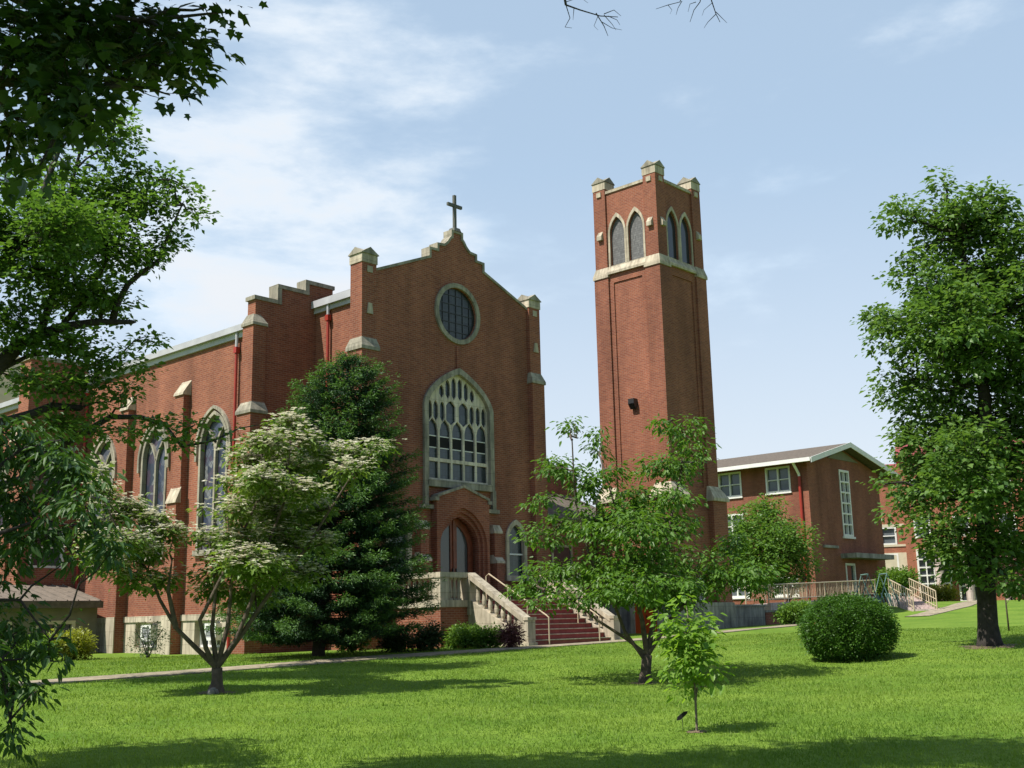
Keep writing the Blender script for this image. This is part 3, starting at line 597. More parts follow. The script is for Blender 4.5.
# stepped shoulder walls at the front of the nave
def shoulder(mirror):
    def mx_(x): return 2*XC-x if mirror else x
    lp = [(-2.45, .3), (1.2, .3), (1.2, 14.35), (-.02, 14.35), (-.02, 13.92), (-1.28, 13.92), (-1.28, 13.30), (-2.32, 13.30), (-2.32, 12.6), (-2.45, 12.6)]
    lp = [(mx_(x), z) for x, z in lp]
    w = MB(); w.plate([lp], FY(3.3), -.48, 0); o = w.build('shoulder_wall', M['brick'], church)
    c = MB()
    for x0, x1, z, h in ((-2.40, -1.20, 13.30, .15), (-1.38, .06, 13.92, .15), (-.12, 1.26, 14.35, .15)):
        a, b_ = sorted((mx_(x0), mx_(x1))); c.fbox(FY(3.3), a, b_, z, z+h, -.53, .05)
    for x0, x1, za, zb in ((-1.38, -1.20, 13.30+.15, 13.92), (-.12, .06, 13.92+.15, 14.35)):
        a, b_ = sorted((mx_(x0), mx_(x1))); c.fbox(FY(3.3), a, b_, za, zb, -.52, .04)
    c.build('step_coping', M['stone_old'], o)
    p = MB(); a, b_ = sorted((mx_(-2.50), mx_(-1.95)))
    p.box(a, b_, 3.14, 3.80, 9.1, 12.35); p.box(a-(0 if mirror else .10), b_+(.10 if mirror else 0), 3.04, 3.86, .3, 9.1); p.build('shoulder_pier', M['brick'], o)
    p = MB(); p.box(a-.05, b_+.05, 3.09, 3.85, 12.3, 12.40); p.box(a-.05, b_+.05, 3.09, 3.85, 12.40, 12.74, (a+.10, b_-.15, 3.28, 3.72))
    p.build('weathering_stone', M['stone_old'], o); p = MB()
    p.box(a-(.05 if mirror else .15), b_+(.15 if mirror else .05), 2.98, 3.92, 9.05, 9.16); p.box(a-(.05 if mirror else .15), b_+(.15 if mirror else .05), 2.98, 3.92, 9.16, 9.48, (a, b_, 3.14, 3.8))
    p.build('weathering_stone', M['stone_old'], o)
shoulder(False); shoulder(True)
# roofs and gutters
def gable_roof(x0, x1, y0, y1, ze, zr, parent, name='roof', m_='roof', th=.14):
    xm = (x0+x1)/2; r_ = MB()
    v = [(x0, y0, ze), (xm, y0, zr), (x1, y0, ze), (x1, y0, ze-th), (xm, y0, zr-th), (x0, y0, ze-th)]
    v += [(x, y1, z) for x, _, z in v]
    r_.add(v, [(0, 1, 4, 5), (1, 2, 3, 4), (6, 11, 10, 7), (7, 10, 9, 8), (0, 6, 7, 1), (1, 7, 8, 2), (5, 4, 10, 11), (4, 3, 9, 10), (0, 5, 11, 6), (2, 8, 9, 3)])
    return r_.build(name, M[m_], parent)
gable_roof(.2, 9.4, .53, 3.28, 13.70, 15.3, church); gable_roof(NX-.2, NXR+.2, 4.02, 40.3, 12.42, 15.0, church)
for x in (NX, NXR):
    s = -1 if x < 0 else 1; g_ = MB(); a, b_ = sorted((x, x+s*.10)); g_.box(a, b_, 3.85, 40, 12.05, 12.26); g_.build('fascia', M['gutter'], church); g_ = MB()
    a, b_ = sorted((x, x+s*.24)); g_.box(a, b_, 3.85, 40.2, 12.265, 12.50); g_.build('gutter', M['gutter'], church)
for a, b_, c, d in ((.30, .40, .17, .40), (9.2, 9.3, 9.2, 9.43)):
    g_ = MB(); g_.box(a, b_, .9, 3.28, 13.22, 13.40); g_.box(c, d, .9, 3.28, 13.405, 13.68); g_.build('gutter', M['gutter'], church)
for x, y, zt in ((NX-.13, 4.42, 12.2), (.27, 2.38, 13.5), (NX-.13, 15.75, 12.2)):
    d = MB(); d.tube([(x, y, zt-.55), (x, y, .5)], .055, 8); d.box(x-.08, x+.08, y-.09, y+.09, zt-.72, zt-.50); o = d.build('downspout', M['redpipe'], church)
    d = MB(); d.tube([(x, y, zt+.08), (x, y, zt-.50)], .06, 8); d.build('outlet', M['gutter'], o)
# transept projecting from the nave, with its own windows
Ft = FY(16.0)
tw_h = [gothic(-3.45, .72, 7.1, 8.75, 9.55), rect(-4.3, -2.8, 4.2, 5.9)]
t_ = MB(); t_.plate([rect(-4.75, NX, .4, 12.9)] + tw_h, Ft, -.4, 0); t_.box(-4.75, -4.45, 16.0+.4, 16.95, .4, 12.9); t_.box(-4.45, NX, 16.6, 16.95, .4, 12.9); tr_ = t_.build('transept', M['brick'], church)
c = MB(); c.box(-4.82, NX+.1, 15.93, 17.02, 12.9, 13.08); c.build('transept_coping', M['stone_old'], tr_)
gothic_window(tr_, Ft, -3.45, .70, 7.12, 8.75, 9.52, .18, .06, .22, M['glass'], 0, M['stone_old'], 'transept_window', True, (8.7,))
f = MB(); f.plate([rect(-4.3, -2.8, 4.2, 5.9), rect(-4.2, -2.9, 4.3, 5.8)], Ft, -.25, -.05); f.fbox(Ft, -4.2, -2.9, 5.02, 5.08, -.22, -.08); f = f.build('sash_window', M['white'], tr_)
MB().fbox(Ft, -4.22, -2.88, 4.28, 5.82, -.26, -.22).build('glass', M['glass'], f)
# low wing between church and tower
lk = MB(); lk.plate([rect(9.6, 18.6, .5, 6.0)], FY(2.6), -.3, 0); lk.plate([[(11.9, .5), (19.2, .5), (19.2, 8.5), (16.8, 9.3), (13.0, 10.5), (11.9, 10.5)]], FY(6.2), -5, 0)
wing = lk.build('side_wing', M['brick'], church)
r_ = MB(); r_.add([(9.6, 2.3, 5.9), (18.6, 2.3, 5.9), (18.6, 6.18, 7.6), (9.6, 6.18, 7.6), (9.6, 2.3, 6.05), (18.6, 2.3, 6.05), (18.6, 6.18, 7.75), (9.6, 6.18, 7.75)], [(3, 2, 1, 0), (4, 5, 6, 7), (0, 1, 5, 4), (1, 2, 6, 5), (2, 3, 7, 6), (3, 0, 4, 7)]); r_.build('wing_roof', M['roof'], wing)
c = MB()
for a, b_ in (((19.2, 8.5), (16.8, 9.3)), ((16.8, 9.3), (13.0, 10.5))): c.plate([[a, b_, (b_[0], b_[1]+.13), (a[0], a[1]+.13)]], FY(6.2), -5.05, .07)
c.build('wing_coping', M['stone_old'], wing)
for x in (11.2, 13.6):
    f = MB(); f.plate([rect(x-.7, x+.7, 3.1, 4.9), rect(x-.6, x+.6, 3.2, 4.8)], FY(2.6), 0, .06); f = f.build('wing_window', M['stone'], wing); MB().fbox(FY(2.6), x-.61, x+.61, 3.19, 4.81, 0, .02).build('glass', M['glass'], f)

# window air conditioners
for i, (y, lab) in enumerate(((5.35, 'white air conditioner in the basement window just left of the dark spruce'), (9.75, 'white air conditioner in the basement window behind the thin grey shrub'))):
    z = 1.22; a = thing('air_conditioner', (NX, y, z), lab, 'air conditioner', 'window air conditioners')
    b_ = MB(); b_.plate([rect(y-.36, y+.36, z, z+.56), rect(y-.27, y+.27, z+.08, z+.48)], FN, -.16, .28); b_.fbox(FN, y-.36, y+.36, z-.03, z, -.16, .28); b_.build('housing', M['white'], a)
    g_ = MB(); g_.fbox(FN, y-.28, y+.28, z+.07, z+.49, -.1, .20)
    for k in range(7): g_.fbox(FN, y-.27, y+.27, z+.10+k*.055, z+.125+k*.055, .20, .25)
    g_.build('grille', M['gutter'], a)

# ------------------------------------------------------------------ entrance stairs
est = thing('entrance_stairs', (4.8, -3.5, .85), 'red painted entrance steps with pale stone balustrades before the church door', 'stairs')
PF = 2.36; YF = -2.7; XL, XR = 2.4, 7.2; YB = -5.25; Z0 = .84
b_ = MB(); b_.box(1.1, XL-.001, YF, -.3, .4, 2.13); b_.box(XR+.001, 8.5, YF, -.3, .4, 2.13); b_.box(XL, XR, -2.65, -.3, .4, 2.05); b_.build('platform_wall', M['brick'], est)
b_ = MB(); b_.box(1.04, XL+.02, YF-.06, -.28, 2.13, PF-.002); b_.box(XR-.02, 8.56, YF-.06, -.28, 2.13, PF-.002); b_.box(XL+.02, XR-.02, YF+.1, -.28, 2.05, PF); b_.build('platform_slab', M['stone'], est)
ns = 9; rise = (PF-Z0)/ns; run = (YF-YB)/ns
for k in range(ns):
    z1 = Z0+rise*(k+1); y0 = YB+run*k
    s = MB(); s.box(XL+.3, XR-.3, y0, YF+.12, Z0-.3 if k == 0 else z1-rise+.001, z1-.004); st = s.build('step', M['carpet'], est)
    n = MB(); n.box(XL+.3, XR-.3, y0-.03, y0+.05, z1-.03, z1); n.build('nosing', M['stone'], st)
balv = None
def baluster(parent, x, y, z0, z1):
    h = z1-z0; r = .075; m_ = MB(); m_.box(x-r, x+r, y-r, y+r, z0, z0+.06); m_.lathe((x, y, z0), [(.05, .06), (.075, .14), (.08, .25), (.06, h*.6), (.05, h-.12), (.07, h-.06)], 10); m_.box(x-r, x+r, y-r, y+r, z1-.06, z1)
    m_.build('baluster', M['stone'], parent, False)
for sx, x0 in ((-1, XL), (1, XR)):
    xo = x0-.02 if sx < 0 else x0+.02           # outer face of the flank
    fa, fb = (x0, x0+.32) if sx < 0 else (x0-.32, x0)
    fl = MB()     # solid stringer under the sloping rail
    FS = FX(fa)
    prof_ = [(YB+.10, .4), (YF, .4), (YF, PF+.05), (YB+.25, Z0+.34), (YB+.10, Z0+.3)]
    fl.plate([prof_], FS, -.32, 0); flank = fl.build('stair_flank', M['stone'], est)
    tz0, tz1 = PF+.92, Z0+.86
    rl = MB(); rl.plate([[(YB-.02, tz1-.17), (YF, tz0-.18), (YF, tz0), (YB-.02, tz1)]], FX(fa-.04), -.40, 0)
    # top rail along platform front and side
    xa = 1.1 if sx < 0 else 8.5
    a, c = sorted((xa, x0)); rl.box(a-.03, c+(.03 if sx < 0 else 0), YF-.03, YF+.33, PF+.74, PF+.92)
    p0, p1 = (xa-.03, xa+.33) if sx < 0 else (xa-.33, xa+.03); rl.box(p0, p1, YF+.33, -.3, PF+.74, PF+.919)
    rail = rl.build('balustrade_rail', M['stone'], est)
    pst = MB(); p0, p1 = (xa, xa+.42) if sx < 0 else (xa-.42, xa); pst.box(p0, p1, YF, YF+.42, PF, PF+.74); pst.build('balustrade_pier', M['stone'], est)
    pst = MB(); pst.box(fa-.05, fb+.05, YF-.12, YF+.32, PF-.5, PF+.739); pst.build('balustrade_pier', M['stone'], est)
    pst = MB(); pst.box(fa-.02, fb+.02, YB-.17, YB+.30, .5, Z0+.80); pst.box(fa-.05, fb+.05, YB-.20, YB+.02, Z0+.80, Z0+.90); pst.box(fa-.06, fb+.06, YB-.22, YB+.32, .5, Z0+.10); pst.build('newel_post', M['stone'], est)
    for k in range(7):
        y = YF-.32-k*.285; t = (y-YB)/(YF-YB); zb = Z0+.30+t*(PF+.03-Z0-.30); zt = tz1-.15+t*(tz0-.18-tz1+.15)
        baluster(rail, fa+.16, y, zb-.03, zt+.03)
    for k in range(3):
        x = (xa+.60+k*.20) if sx < 0 else (xa-.60-k*.20)
        if fa-.1 < x < fb+.1: continue
        baluster(rail, x, YF+.16, PF, PF+.75)
    for k in range(7): baluster(rail, xa+.16 if sx < 0 else xa-.16, YF+.62+k*.27, PF, PF+.75)
for x in (3.55, 6.2):
    h = MB(); h.tube([(x, YF+.25, PF), (x, YF+.25, PF+.82), (x, YF+.12, PF+.90), (x, YB+.05, Z0+.95), (x, YB-.05, Z0+.88), (x, YB-.05, Z0-.05)], .024, 6)
    for t in (.35, .7): y = YB+(YF-YB)*t; h.tube([(x, y, Z0+(PF-Z0)*t), (x, y, Z0+.97+(PF-Z0-.05)*t)], .02, 6)
    h.build('handrail', M['rail'], est)

# ------------------------------------------------------------------ bell tower
TX, TY, TS = 15.96, -1.80, 3.70
tower = thing('bell_tower', (TX+TS/2, TY+TS/2, .95), 'tall square red brick bell tower with paired belfry windows and corner piers', 'tower')
x0, x1, y0, y1 = TX, TX+TS, TY, TY+TS
core = MB(); core.box(x0+.085, x1-.085, y0+.085, y1-.085, .3, 17.7); core.build('shaft', M['brick'], tower)
sides = [(lambda u, v, w: (x0-w, y0+u, v)), (lambda u, v, w: (x0+u, y0-w, v)), (lambda u, v, w: (x1+w, y0+u, v)), (lambda u, v, w: (x0+u, y1+w, v))]
pw_ = .74
for si, F in enumerate(sides):
    # brick field between the piers, with a sunk panel
    fld = MB(); fld.plate([rect(pw_-.05, TS-pw_+.05, 6.4 if si else 6.4, 17.7), rect(pw_+.28, TS-pw_-.28, 7.4, 17.2)], F, -.23, -.03); fld.plate([rect(pw_-.05, TS-pw_+.05, .3, 6.4)], F, -.23, .03); fld.build('brick_field', M['brick'], tower)
    ww = [(TS/2-.545), (TS/2+.545)]
    bel = MB(); bel.plate([rect(pw_-.05, TS-pw_+.05, 17.9, 21.72)] + [gothic(u, .42, 18.05, 19.60, 20.42) for u in ww], F, -.35, -.10); bel.build('belfry_wall', M['brick'], tower)
    for u in ww:
        f = MB(); f.plate([gothic(u, .535, 18.02, 19.60, 20.64), gothic(u, .43, 18.05, 19.60, 20.44)], F, -.22, -.05); f = f.build('belfry_window', M['stone'], tower)
        MB().plate([gothic(u, .44, 18.04, 19.60, 20.45)], F, -.26, -.21).build('screen', M['louvre'] if si == 0 else M['glass'], f)
    c = MB(); c.add([F(pw_-.02, 17.62, -.2), F(TS-pw_+.02, 17.62, -.2), F(TS-pw_+.02, 17.62, .10), F(pw_-.02, 17.62, .10), F(pw_-.02, 18.06, -.2), F(TS-pw_+.02, 18.06, -.2), F(TS-pw_+.02, 18.06, -.08), F(pw_-.02, 18.06, -.08), F(pw_-.02, 17.74, .10), F(TS-pw_+.02, 17.74, .10)],
          [(0, 1, 2, 3), (4, 5, 6, 7), (3, 2, 9, 8), (8, 9, 6, 7), (0, 4, 7, 8, 3), (1, 2, 9, 6, 5), (0, 1, 5, 4)]); c.build('belt_course', M['stone'], tower)
    c = MB(); c.fbox(F, pw_-.04, TS-pw_+.04, 21.72, 21.86, -.40, -.04); c.build('parapet_coping', M['stone'], tower)
for px_, py_ in ((x0, y0), (x1, y0), (x0, y1), (x1, y1)):
    sx = -1 if px_ == x0 else 1; sy = -1 if py_ == y0 else 1
    def bx(e0, e1, z0_, z1_, m_, e2=None):   # e: how far outside the nominal corner / inside
        a, b_ = sorted((px_+sx*e0, px_-sx*e1)); c_, d_ = sorted((py_+sy*e0, py_-sy*e1))
        if e2 is None: m_.box(a, b_, c_, d_, z0_, z1_)
        else:
            a2, b2 = sorted((px_+sx*e2[0], px_-sx*e2[1])); c2_, d2 = sorted((py_+sy*e2[0], py_-sy*e2[1])); m_.box(a, b_, c_, d_, z0_, z1_, (a2, b2, c2_, d2))
    p = MB(); bx(0, pw_-.03, 17.7, 22.0, p); bx(.06, pw_+.03, 6.7, 17.55, p); bx(.30, pw_+.10, .3, 6.85, p); o = p.build('corner_pier', M['brick'], tower)
    q = MB(); bx(.11, pw_+.06, 17.5, 17.64, q); bx(.11, pw_+.06, 17.64, 18.02, q, (.005, pw_+.005)); q.build('weathering_stone', M['stone'], o); q = MB(); bx(.40, pw_+.15, 6.8, 6.94, q); bx(.40, pw_+.15, 6.94, 7.50, q, (.065, pw_+.035)); q.build('weathering_stone', M['stone'] , o)
    q = MB(); a, b_ = sorted((px_+sx*.02, px_-sx*(pw_+.0))); c_, d_ = sorted((py_+sy*.02, py_-sy*(pw_+.0))); q.xgable(a, b_, c_, d_, 21.98, 22.32, 22.60); q.build('pier_cap', M['stone'], o)
    q = MB(); q.xgable(a-.035, b_+.035, c_-.035, d_+.035, 22.36, 22.38, 22.66); q.build('cap_roof', M['stone_old'], o)
    # raised strip, small square stone above and bracket stone below, on both outer faces
    for F in ((lambda u, v, w: (px_+sx*w, py_-sy*u, v)), (lambda u, v, w: (px_-sx*u, py_+sy*w, v))):
        MB().fbox(F, .24, .50, 21.62, 21.86, 0, .06).build('inset_stone', M['stone'], o); stn = MB()
        stn.add([F(.24, 19.42, 0), F(.52, 19.42, 0), F(.52, 19.42, .15), F(.24, 19.42, .15), F(.24, 19.85, 0), F(.52, 19.85, 0), F(.52, 19.62, .15), F(.24, 19.62, .15)], [(0, 1, 2, 3), (3, 2, 6, 7), (7, 6, 5, 4), (0, 3, 7, 4), (1, 5, 6, 2), (0, 4, 5, 1)])
        stn.build('bracket_stone', M['stone'], o)
MB().box(x0+.15, x1-.15, y0+.15, y1-.15, 21.2, 21.35).build('tower_roof', M['roof'], tower)
bs = MB(); bs.box(x0-.40, x1+.40, y0-.40, y1+.40, .3, 2.25, (x0-.36, x1+.36, y0-.36, y1+.36)); bs.build('stone_base', M['concrete'], tower)
FTX = FX(x0-.40)
f = MB(); f.plate([rect(-1.30, .37, .8, 3.0), rect(-1.05, .13, .85, 2.75)], FTX, -.1, .05); f = f.build('door_surround', M['stone'], tower)
d = MB(); d.fbox(FTX, -1.05, -.465, .85, 2.5, -.05, .02); d.fbox(FTX, -.455, .13, .85, 2.5, -.05, .02); d = d.build('red_door', M['reddoor'], f); MB().fbox(FTX, -1.05, .13, 2.5, 2.75, -.05, .0).build('transom_glass', M['doorglass'], d)
MB().fbox(FTX, -.52, -.49, 1.6, 1.75, .02, .06).build('door_handle', M['metal'], d)
f = MB(); FT2 = FY(y0-.36); f.plate([rect(16.9, 18.0, 2.3, 3.35), rect(17.0, 17.9, 2.4, 3.25)], FY(y0-.03), 0, .09); f = f.build('tower_window', M['white'], tower); MB().fbox(FY(y0-.03), 16.99, 17.91, 2.39, 3.26, .0, .03).build('glass', M['glass'], f)
fl = MB(); fl.fbox(FX(x0+.12), -.16, .16, 11.22, 11.45, 0, .34); fl.add([(x0-.24, -.16, 11.22), (x0-.24, .16, 11.22), (x0-.05, .16, 10.98), (x0-.05, -.16, 10.98), (x0+.1, .16, 11.22), (x0+.1, -.16, 11.22)], [(0, 1, 2, 3), (3, 2, 4, 5), (0, 3, 5), (1, 4, 2)]); fl.build('floodlight', M['metal'], tower)

# ------------------------------------------------------------------ annex beside the nave
an = thing('annex', (-5.5, 14, .7), 'low grey green annex with a sloping brown roof against the nave', 'annex')
Fa = FY(13.1)
w = MB(); w.plate([rect(-9.5, -2.72, .4, 2.62), rect(-5.1, -3.7, 1.25, 1.95), rect(-8.2, -6.2, 1.25, 1.95)], Fa, -.2, 0); w.box(-9.5, -9.3, 13.3, 15.9, .4, 2.62); w.build('wall', M['siding'], an)
r_ = MB(); r_.add([(-9.8, 12.7, 2.62), (-2.75, 12.7, 2.62), (-2.75, 15.95, 3.35), (-9.8, 15.95, 3.35), (-9.8, 12.7, 2.78), (-2.75, 12.7, 2.78), (-2.75, 15.95, 3.5), (-9.8, 15.95, 3.5)], [(3, 2, 1, 0), (4, 5, 6, 7), (0, 1, 5, 4), (1, 2, 6, 5), (2, 3, 7, 6), (3, 0, 4, 7)])
for k in range(16): x = -9.6+k*.45; r_.add([(x, 12.7, 2.78), (x+.04, 12.7, 2.78), (x+.04, 15.95, 3.5), (x, 15.95, 3.5), (x, 12.7, 2.82), (x+.04, 12.7, 2.82), (x+.04, 15.95, 3.54), (x, 15.95, 3.54)], [(4, 5, 6, 7), (0, 1, 5, 4), (1, 2, 6, 5), (3, 0, 4, 7)])
rf = r_.build('roof', M['shed_roof'], an); e_ = MB(); e_.box(-9.82, -2.73, 12.62, 12.70, 2.50, 2.76); e_.build('fascia', M['roof'], rf)
for a, b_ in ((-5.1, -3.7), (-8.2, -6.2)):
    f = MB(); f.plate([rect(a-.08, b_+.08, 1.17, 2.03), rect(a+.06, b_-.06, 1.31, 1.89)], Fa, -.1, .04); f.fbox(Fa, (a+b_)/2-.03, (a+b_)/2+.03, 1.3, 1.9, -.08, .02); f = f.build('window', M['cream'], an); MB().fbox(Fa, a, b_, 1.25, 1.95, -.14, -.09).build('glass', M['glass'], f)

# ------------------------------------------------------------------ classroom building
cl = thing('classroom_building', (47, 12, 2.3), 'dark red brick classroom block with a low gable roof and tall glass block window', 'building')
CX0, CX1, CY0, CY1 = 42.55, 53.0, 5.75, 19.5; FG = FY(CY0); FL = FX(CX0)
ew = [(9.15, 9.62, 11.28), (7.4, 9.60, 11.27)]
lw = [(y, z0, z1, .9) for y, z0, z1 in ((7.95, 9.70, 11.38), (11.7, 9.70, 11.38), (15.4, 9.7, 11.38), (11.7, 6.85, 8.5), (15.4, 6.85, 8.5), (7.9, 2.9, 4.1), (11.6, 2.9, 4.1), (15.3, 2.9, 4.1))]
w = MB(); w.plate([rect(CY0+.3, CY1, 1.5, 11.6)] + [rect(y-h_, y+h_, a, b_) for y, a, b_, h_ in lw], FL, -.3, 0)
w.plate([[(CX0, 1.5), (CX1, 1.5), (CX1, 11.5), (47.25, 12.95), (CX0, 11.5)], rect(46.95, 48.35, 6.8, 11.35), rect(46.85, 48.25, 2.4, 5.0)], FG, -.3, 0); w.box(CX1-.3, CX1, CY0+.3, CY1, 1.5, 11.5); w.box(CX0, CX1, CY1, CY1+.3, 1.5, 11.5)
w.build('wall', M['brick_dark'], cl)
rf = MB(); ya, yb = CY0-.85, CY1+.9; xa, xm, xb = CX0-1.0, 47.25, CX1+1.9; ze, zr, zeb = 11.62, 13.15, 11.45
v = [(xa, ya, ze), (xm, ya, zr), (xb, ya, zeb), (xb, ya, zeb-.12), (xm, ya, zr-.12), (xa, ya, ze-.12)]; v += [(x, yb, z) for x, _, z in v]
rf.add(v, [(0, 1, 4, 5), (1, 2, 3, 4), (6, 11, 10, 7), (7, 10, 9, 8), (0, 6, 7, 1), (1, 7, 8, 2), (5, 4, 10, 11), (4, 3, 9, 10), (0, 5, 11, 6), (2, 8, 9, 3)]); roof = rf.build('roof', M['roof'], cl)
fb = MB(); Fr = FY(ya)
fb.plate([[(xa-.05, ze-.32), (xm, zr-.32), (xb+.05, zeb-.32), (xb+.05, zeb+.03), (xm, zr+.03), (xa-.05, ze+.03)]], Fr, .0, .06); fb.box(xa-.16, xa, ya, yb, ze-.22, ze+.03); fb.box(xb, xb+.12, ya, yb, zeb-.25, zeb+.02); fb.build('fascia', M['white'], roof)
sf = MB(); sf.plate([[(CX0+2.9, 12.05), (CX1-3.0, 12.05), (47.25, 12.78)]], FG, 0, .05); sf.build('gable_panel', M['siding'], cl)
v_ = MB(); v_.lathe((43.9, 17.2, 12.2), [(.16, 0), (.16, .55), (.28, .58), (.28, .85), (.2, .95)], 10); v_.build('roof_vent', M['gutter'], roof)
for y, a, b_, h_ in lw:
    f = MB(); f.plate([rect(y-h_-.03, y+h_+.03, a-.03, b_+.03), rect(y-h_+.09, y+h_-.09, a+.1, b_-.09)], FL, -.12, .04); f.fbox(FL, y-.05, y+.05, a+.05, b_-.05, -.11, .03)
    m2 = (a+b_)/2; f.fbox(FL, y-h_+.05, y+h_-.05, m2-.03, m2+.03, -.12, .0); f.fbox(FL, y-h_-.08, y+h_+.08, a-.12, a-.03, -.1, .1)
    f = f.build('window', M['white'], cl); MB().fbox(FL, y-h_, y+h_, a, b_, -.17, -.13).build('glass', mat('blind_glass', (.16, .17, .165), .3, .15, 2.5) if False else M['doorglass'], f)
f = MB(); hs = [rect(47.06+i*.62, 47.06+i*.62+.55, 6.95+k*.73, 6.95+k*.73+.62) for i in range(2) for k in range(6)]
f.plate([rect(46.93, 48.37, 6.78, 11.37)] + hs, FG, -.12, .05); f.fbox(FG, 46.8, 48.5, 6.66, 6.80, -.1, .12); f = f.build('stair_window', M['white'], cl); MB().plate([rect(46.97, 48.33, 6.82, 11.33)], FG, -.20, -.15).build('glass', M['doorglass'], f)
MB().fbox(FG, 46.3, 52.0, 5.30, 5.62, 0, 1.15).build('canopy', M['concrete'], cl); MB().fbox(FG, 43.9, 45.9, 5.95, 6.12, 0, .12).build('sign_band', M['concrete'], cl)
f = MB(); f.plate([rect(46.85, 48.25, 2.3, 5.0), rect(47.0, 48.1, 2.35, 4.85)], FG, -.12, .03); f.fbox(FG, 47.0, 48.1, 2.35, 3.2, -.10, -.05); f = f.build('door', M['white'], cl); MB().fbox(FG, 46.99, 48.11, 3.2, 4.86, -.15, -.10).build('glass', M['glass'], f)
d = MB(); d.tube([(CX0-.95, 6.3, 11.55), (CX0-.15, 6.3, 10.75), (CX0-.12, 6.3, 10.5)], .09, 8); sp_ = d.build('gutter_outlet', M['white'], cl); MB().tube([(CX0-.12, 6.3, 10.6), (CX0-.12, 6.3, 1.6)], .10, 8).build('downspout', M['redpipe'], cl)

# ------------------------------------------------------------------ campus building at the far right
e = np.array([.385, -.923]); e /= np.linalg.norm(e); nrm = np.array([e[1], -e[0]]); A0 = np.array([65.2, 11.9])
def FB(u, v, w): p = A0+e*u+nrm*w; return (p[0], p[1], v)
fa_ = thing('campus_building', (*A0, 2.4), 'orange brick building with red roof and glazed entrance behind the big tree', 'building')
w2 = [(-2.2, 10.6, 11.9), (.9, 10.6, 11.9), (-2.2, 7.2, 8.6), (.9, 7.2, 8.6), (-2.2, 4.6, 6.4), (.9, 4.6, 6.4), (-5.2, 7.2, 8.6), (-5.2, 4.6, 6.4)]
w = MB(); w.plate([rect(-9, 2.2, 1.5, 12.6)] + [rect(u-.6, u+.6, a, b_) for u, a, b_ in w2[2:]], FB, -.35, 0); w.plate([rect(2.2, 26, 1.5, 14.0), rect(3.0, 5.4, 3.2, 6.6), rect(6.0, 8.2, 2.4, 6.2)] + [rect(u-.6, u+.6, a, b_) for u in (3.6, 6.6, 10, 13.5, 17) for a, b_ in ((7.6, 9.2), (10.8, 12.4))], FB, -.35, .8)
w.fbox(FB, -9, 26, 1.5, 12.5, -12, -.4); w.build('wall', M['brick_orange'], fa_)
bd = MB(); bd.fbox(FB, -9, 2.19, 7.0, 7.18, 0, .06); bd.fbox(FB, -9, 2.19, 8.62, 8.86, 0, .06); bd.fbox(FB, -.9, 2.19, 4.5, 6.5, 0, .04); bd.build('cream_band', M['cream'], fa_)
rr = MB(); rr.fbox(FB, -9.4, 2.19, 12.6, 13.1, -12, .35); rr.fbox(FB, 2.0, 26.4, 14.0, 14.45, -12, 1.2); rr.add([FB(-9.4, 13.1, .35), FB(2.19, 13.1, .35), FB(2.19, 14.6, -6), FB(-9.4, 14.6, -6), FB(2.0, 14.45, 1.2), FB(26.4, 14.45, 1.2), FB(26.4, 16.5, -6), FB(2.0, 16.5, -6)], [(0, 1, 2, 3), (4, 5, 6, 7)]); rr.build('roof', M['roof_red'], fa_)
for u, a, b_ in w2[2:] + [(u, a, b_) for u in (3.6, 6.6, 10, 13.5, 17) for a, b_ in ((7.6, 9.2), (10.8, 12.4))]:
    o_ = .8 if u > 2.2 else 0.
    f = MB(); f.plate([rect(u-.64, u+.64, a-.04, b_+.04), rect(u-.5, u+.5, a+.1, b_-.1)], FB, o_-.12, o_+.05); f.fbox(FB, u-.5, u+.5, (a+b_)/2-.04, (a+b_)/2+.04, o_-.1, o_); f = f.build('window', M['white'], fa_); MB().fbox(FB, u-.6, u+.6, a, b_, o_-.2, o_-.13).build('glass', M['doorglass'], f)
f = MB(); hs = [rect(3.1+i*.58, 3.1+i*.58+.48, 3.3+k*.65, 3.3+k*.65+.54) for i in range(4) for k in range(5)]
f.plate([rect(2.95, 5.45, 3.15, 6.65)] + hs, FB, .68, .86); f = f.build('entrance_glazing', M['white'], fa_); MB().fbox(FB, 3.0, 5.4, 3.2, 6.6, .58, .66).build('glass', M['glass'], f)
f = MB(); hs = [rect(6.1+i*.7, 6.1+i*.7+.6, 2.5+k*1.2, 2.5+k*1.2+1.05) for i in range(3) for k in range(3)]
f.plate([rect(5.95, 8.25, 2.35, 6.25)] + hs, FB, .68, .86); f = f.build('entrance_door', M['white'], fa_); MB().fbox(FB, 6.0, 8.2, 2.4, 6.2, .58, .66).build('glass', M['glass'], f)
for u in (4.6, 6.75, 9.6):
    c = MB(); q = FB(u, 0, 2.0); c.lathe((q[0], q[1], 2.1), [(.42, 0), (.42, .15), (.34, .2), (.32, 4.3), (.40, 4.4), (.40, 4.6)], 16); c.build('entrance_column', M['pink'], fa_, False)
MB().fbox(FB, 3.6, 11.5, 6.7, 7.15, .8, 2.7).build('entrance_canopy', M['cream'], fa_)

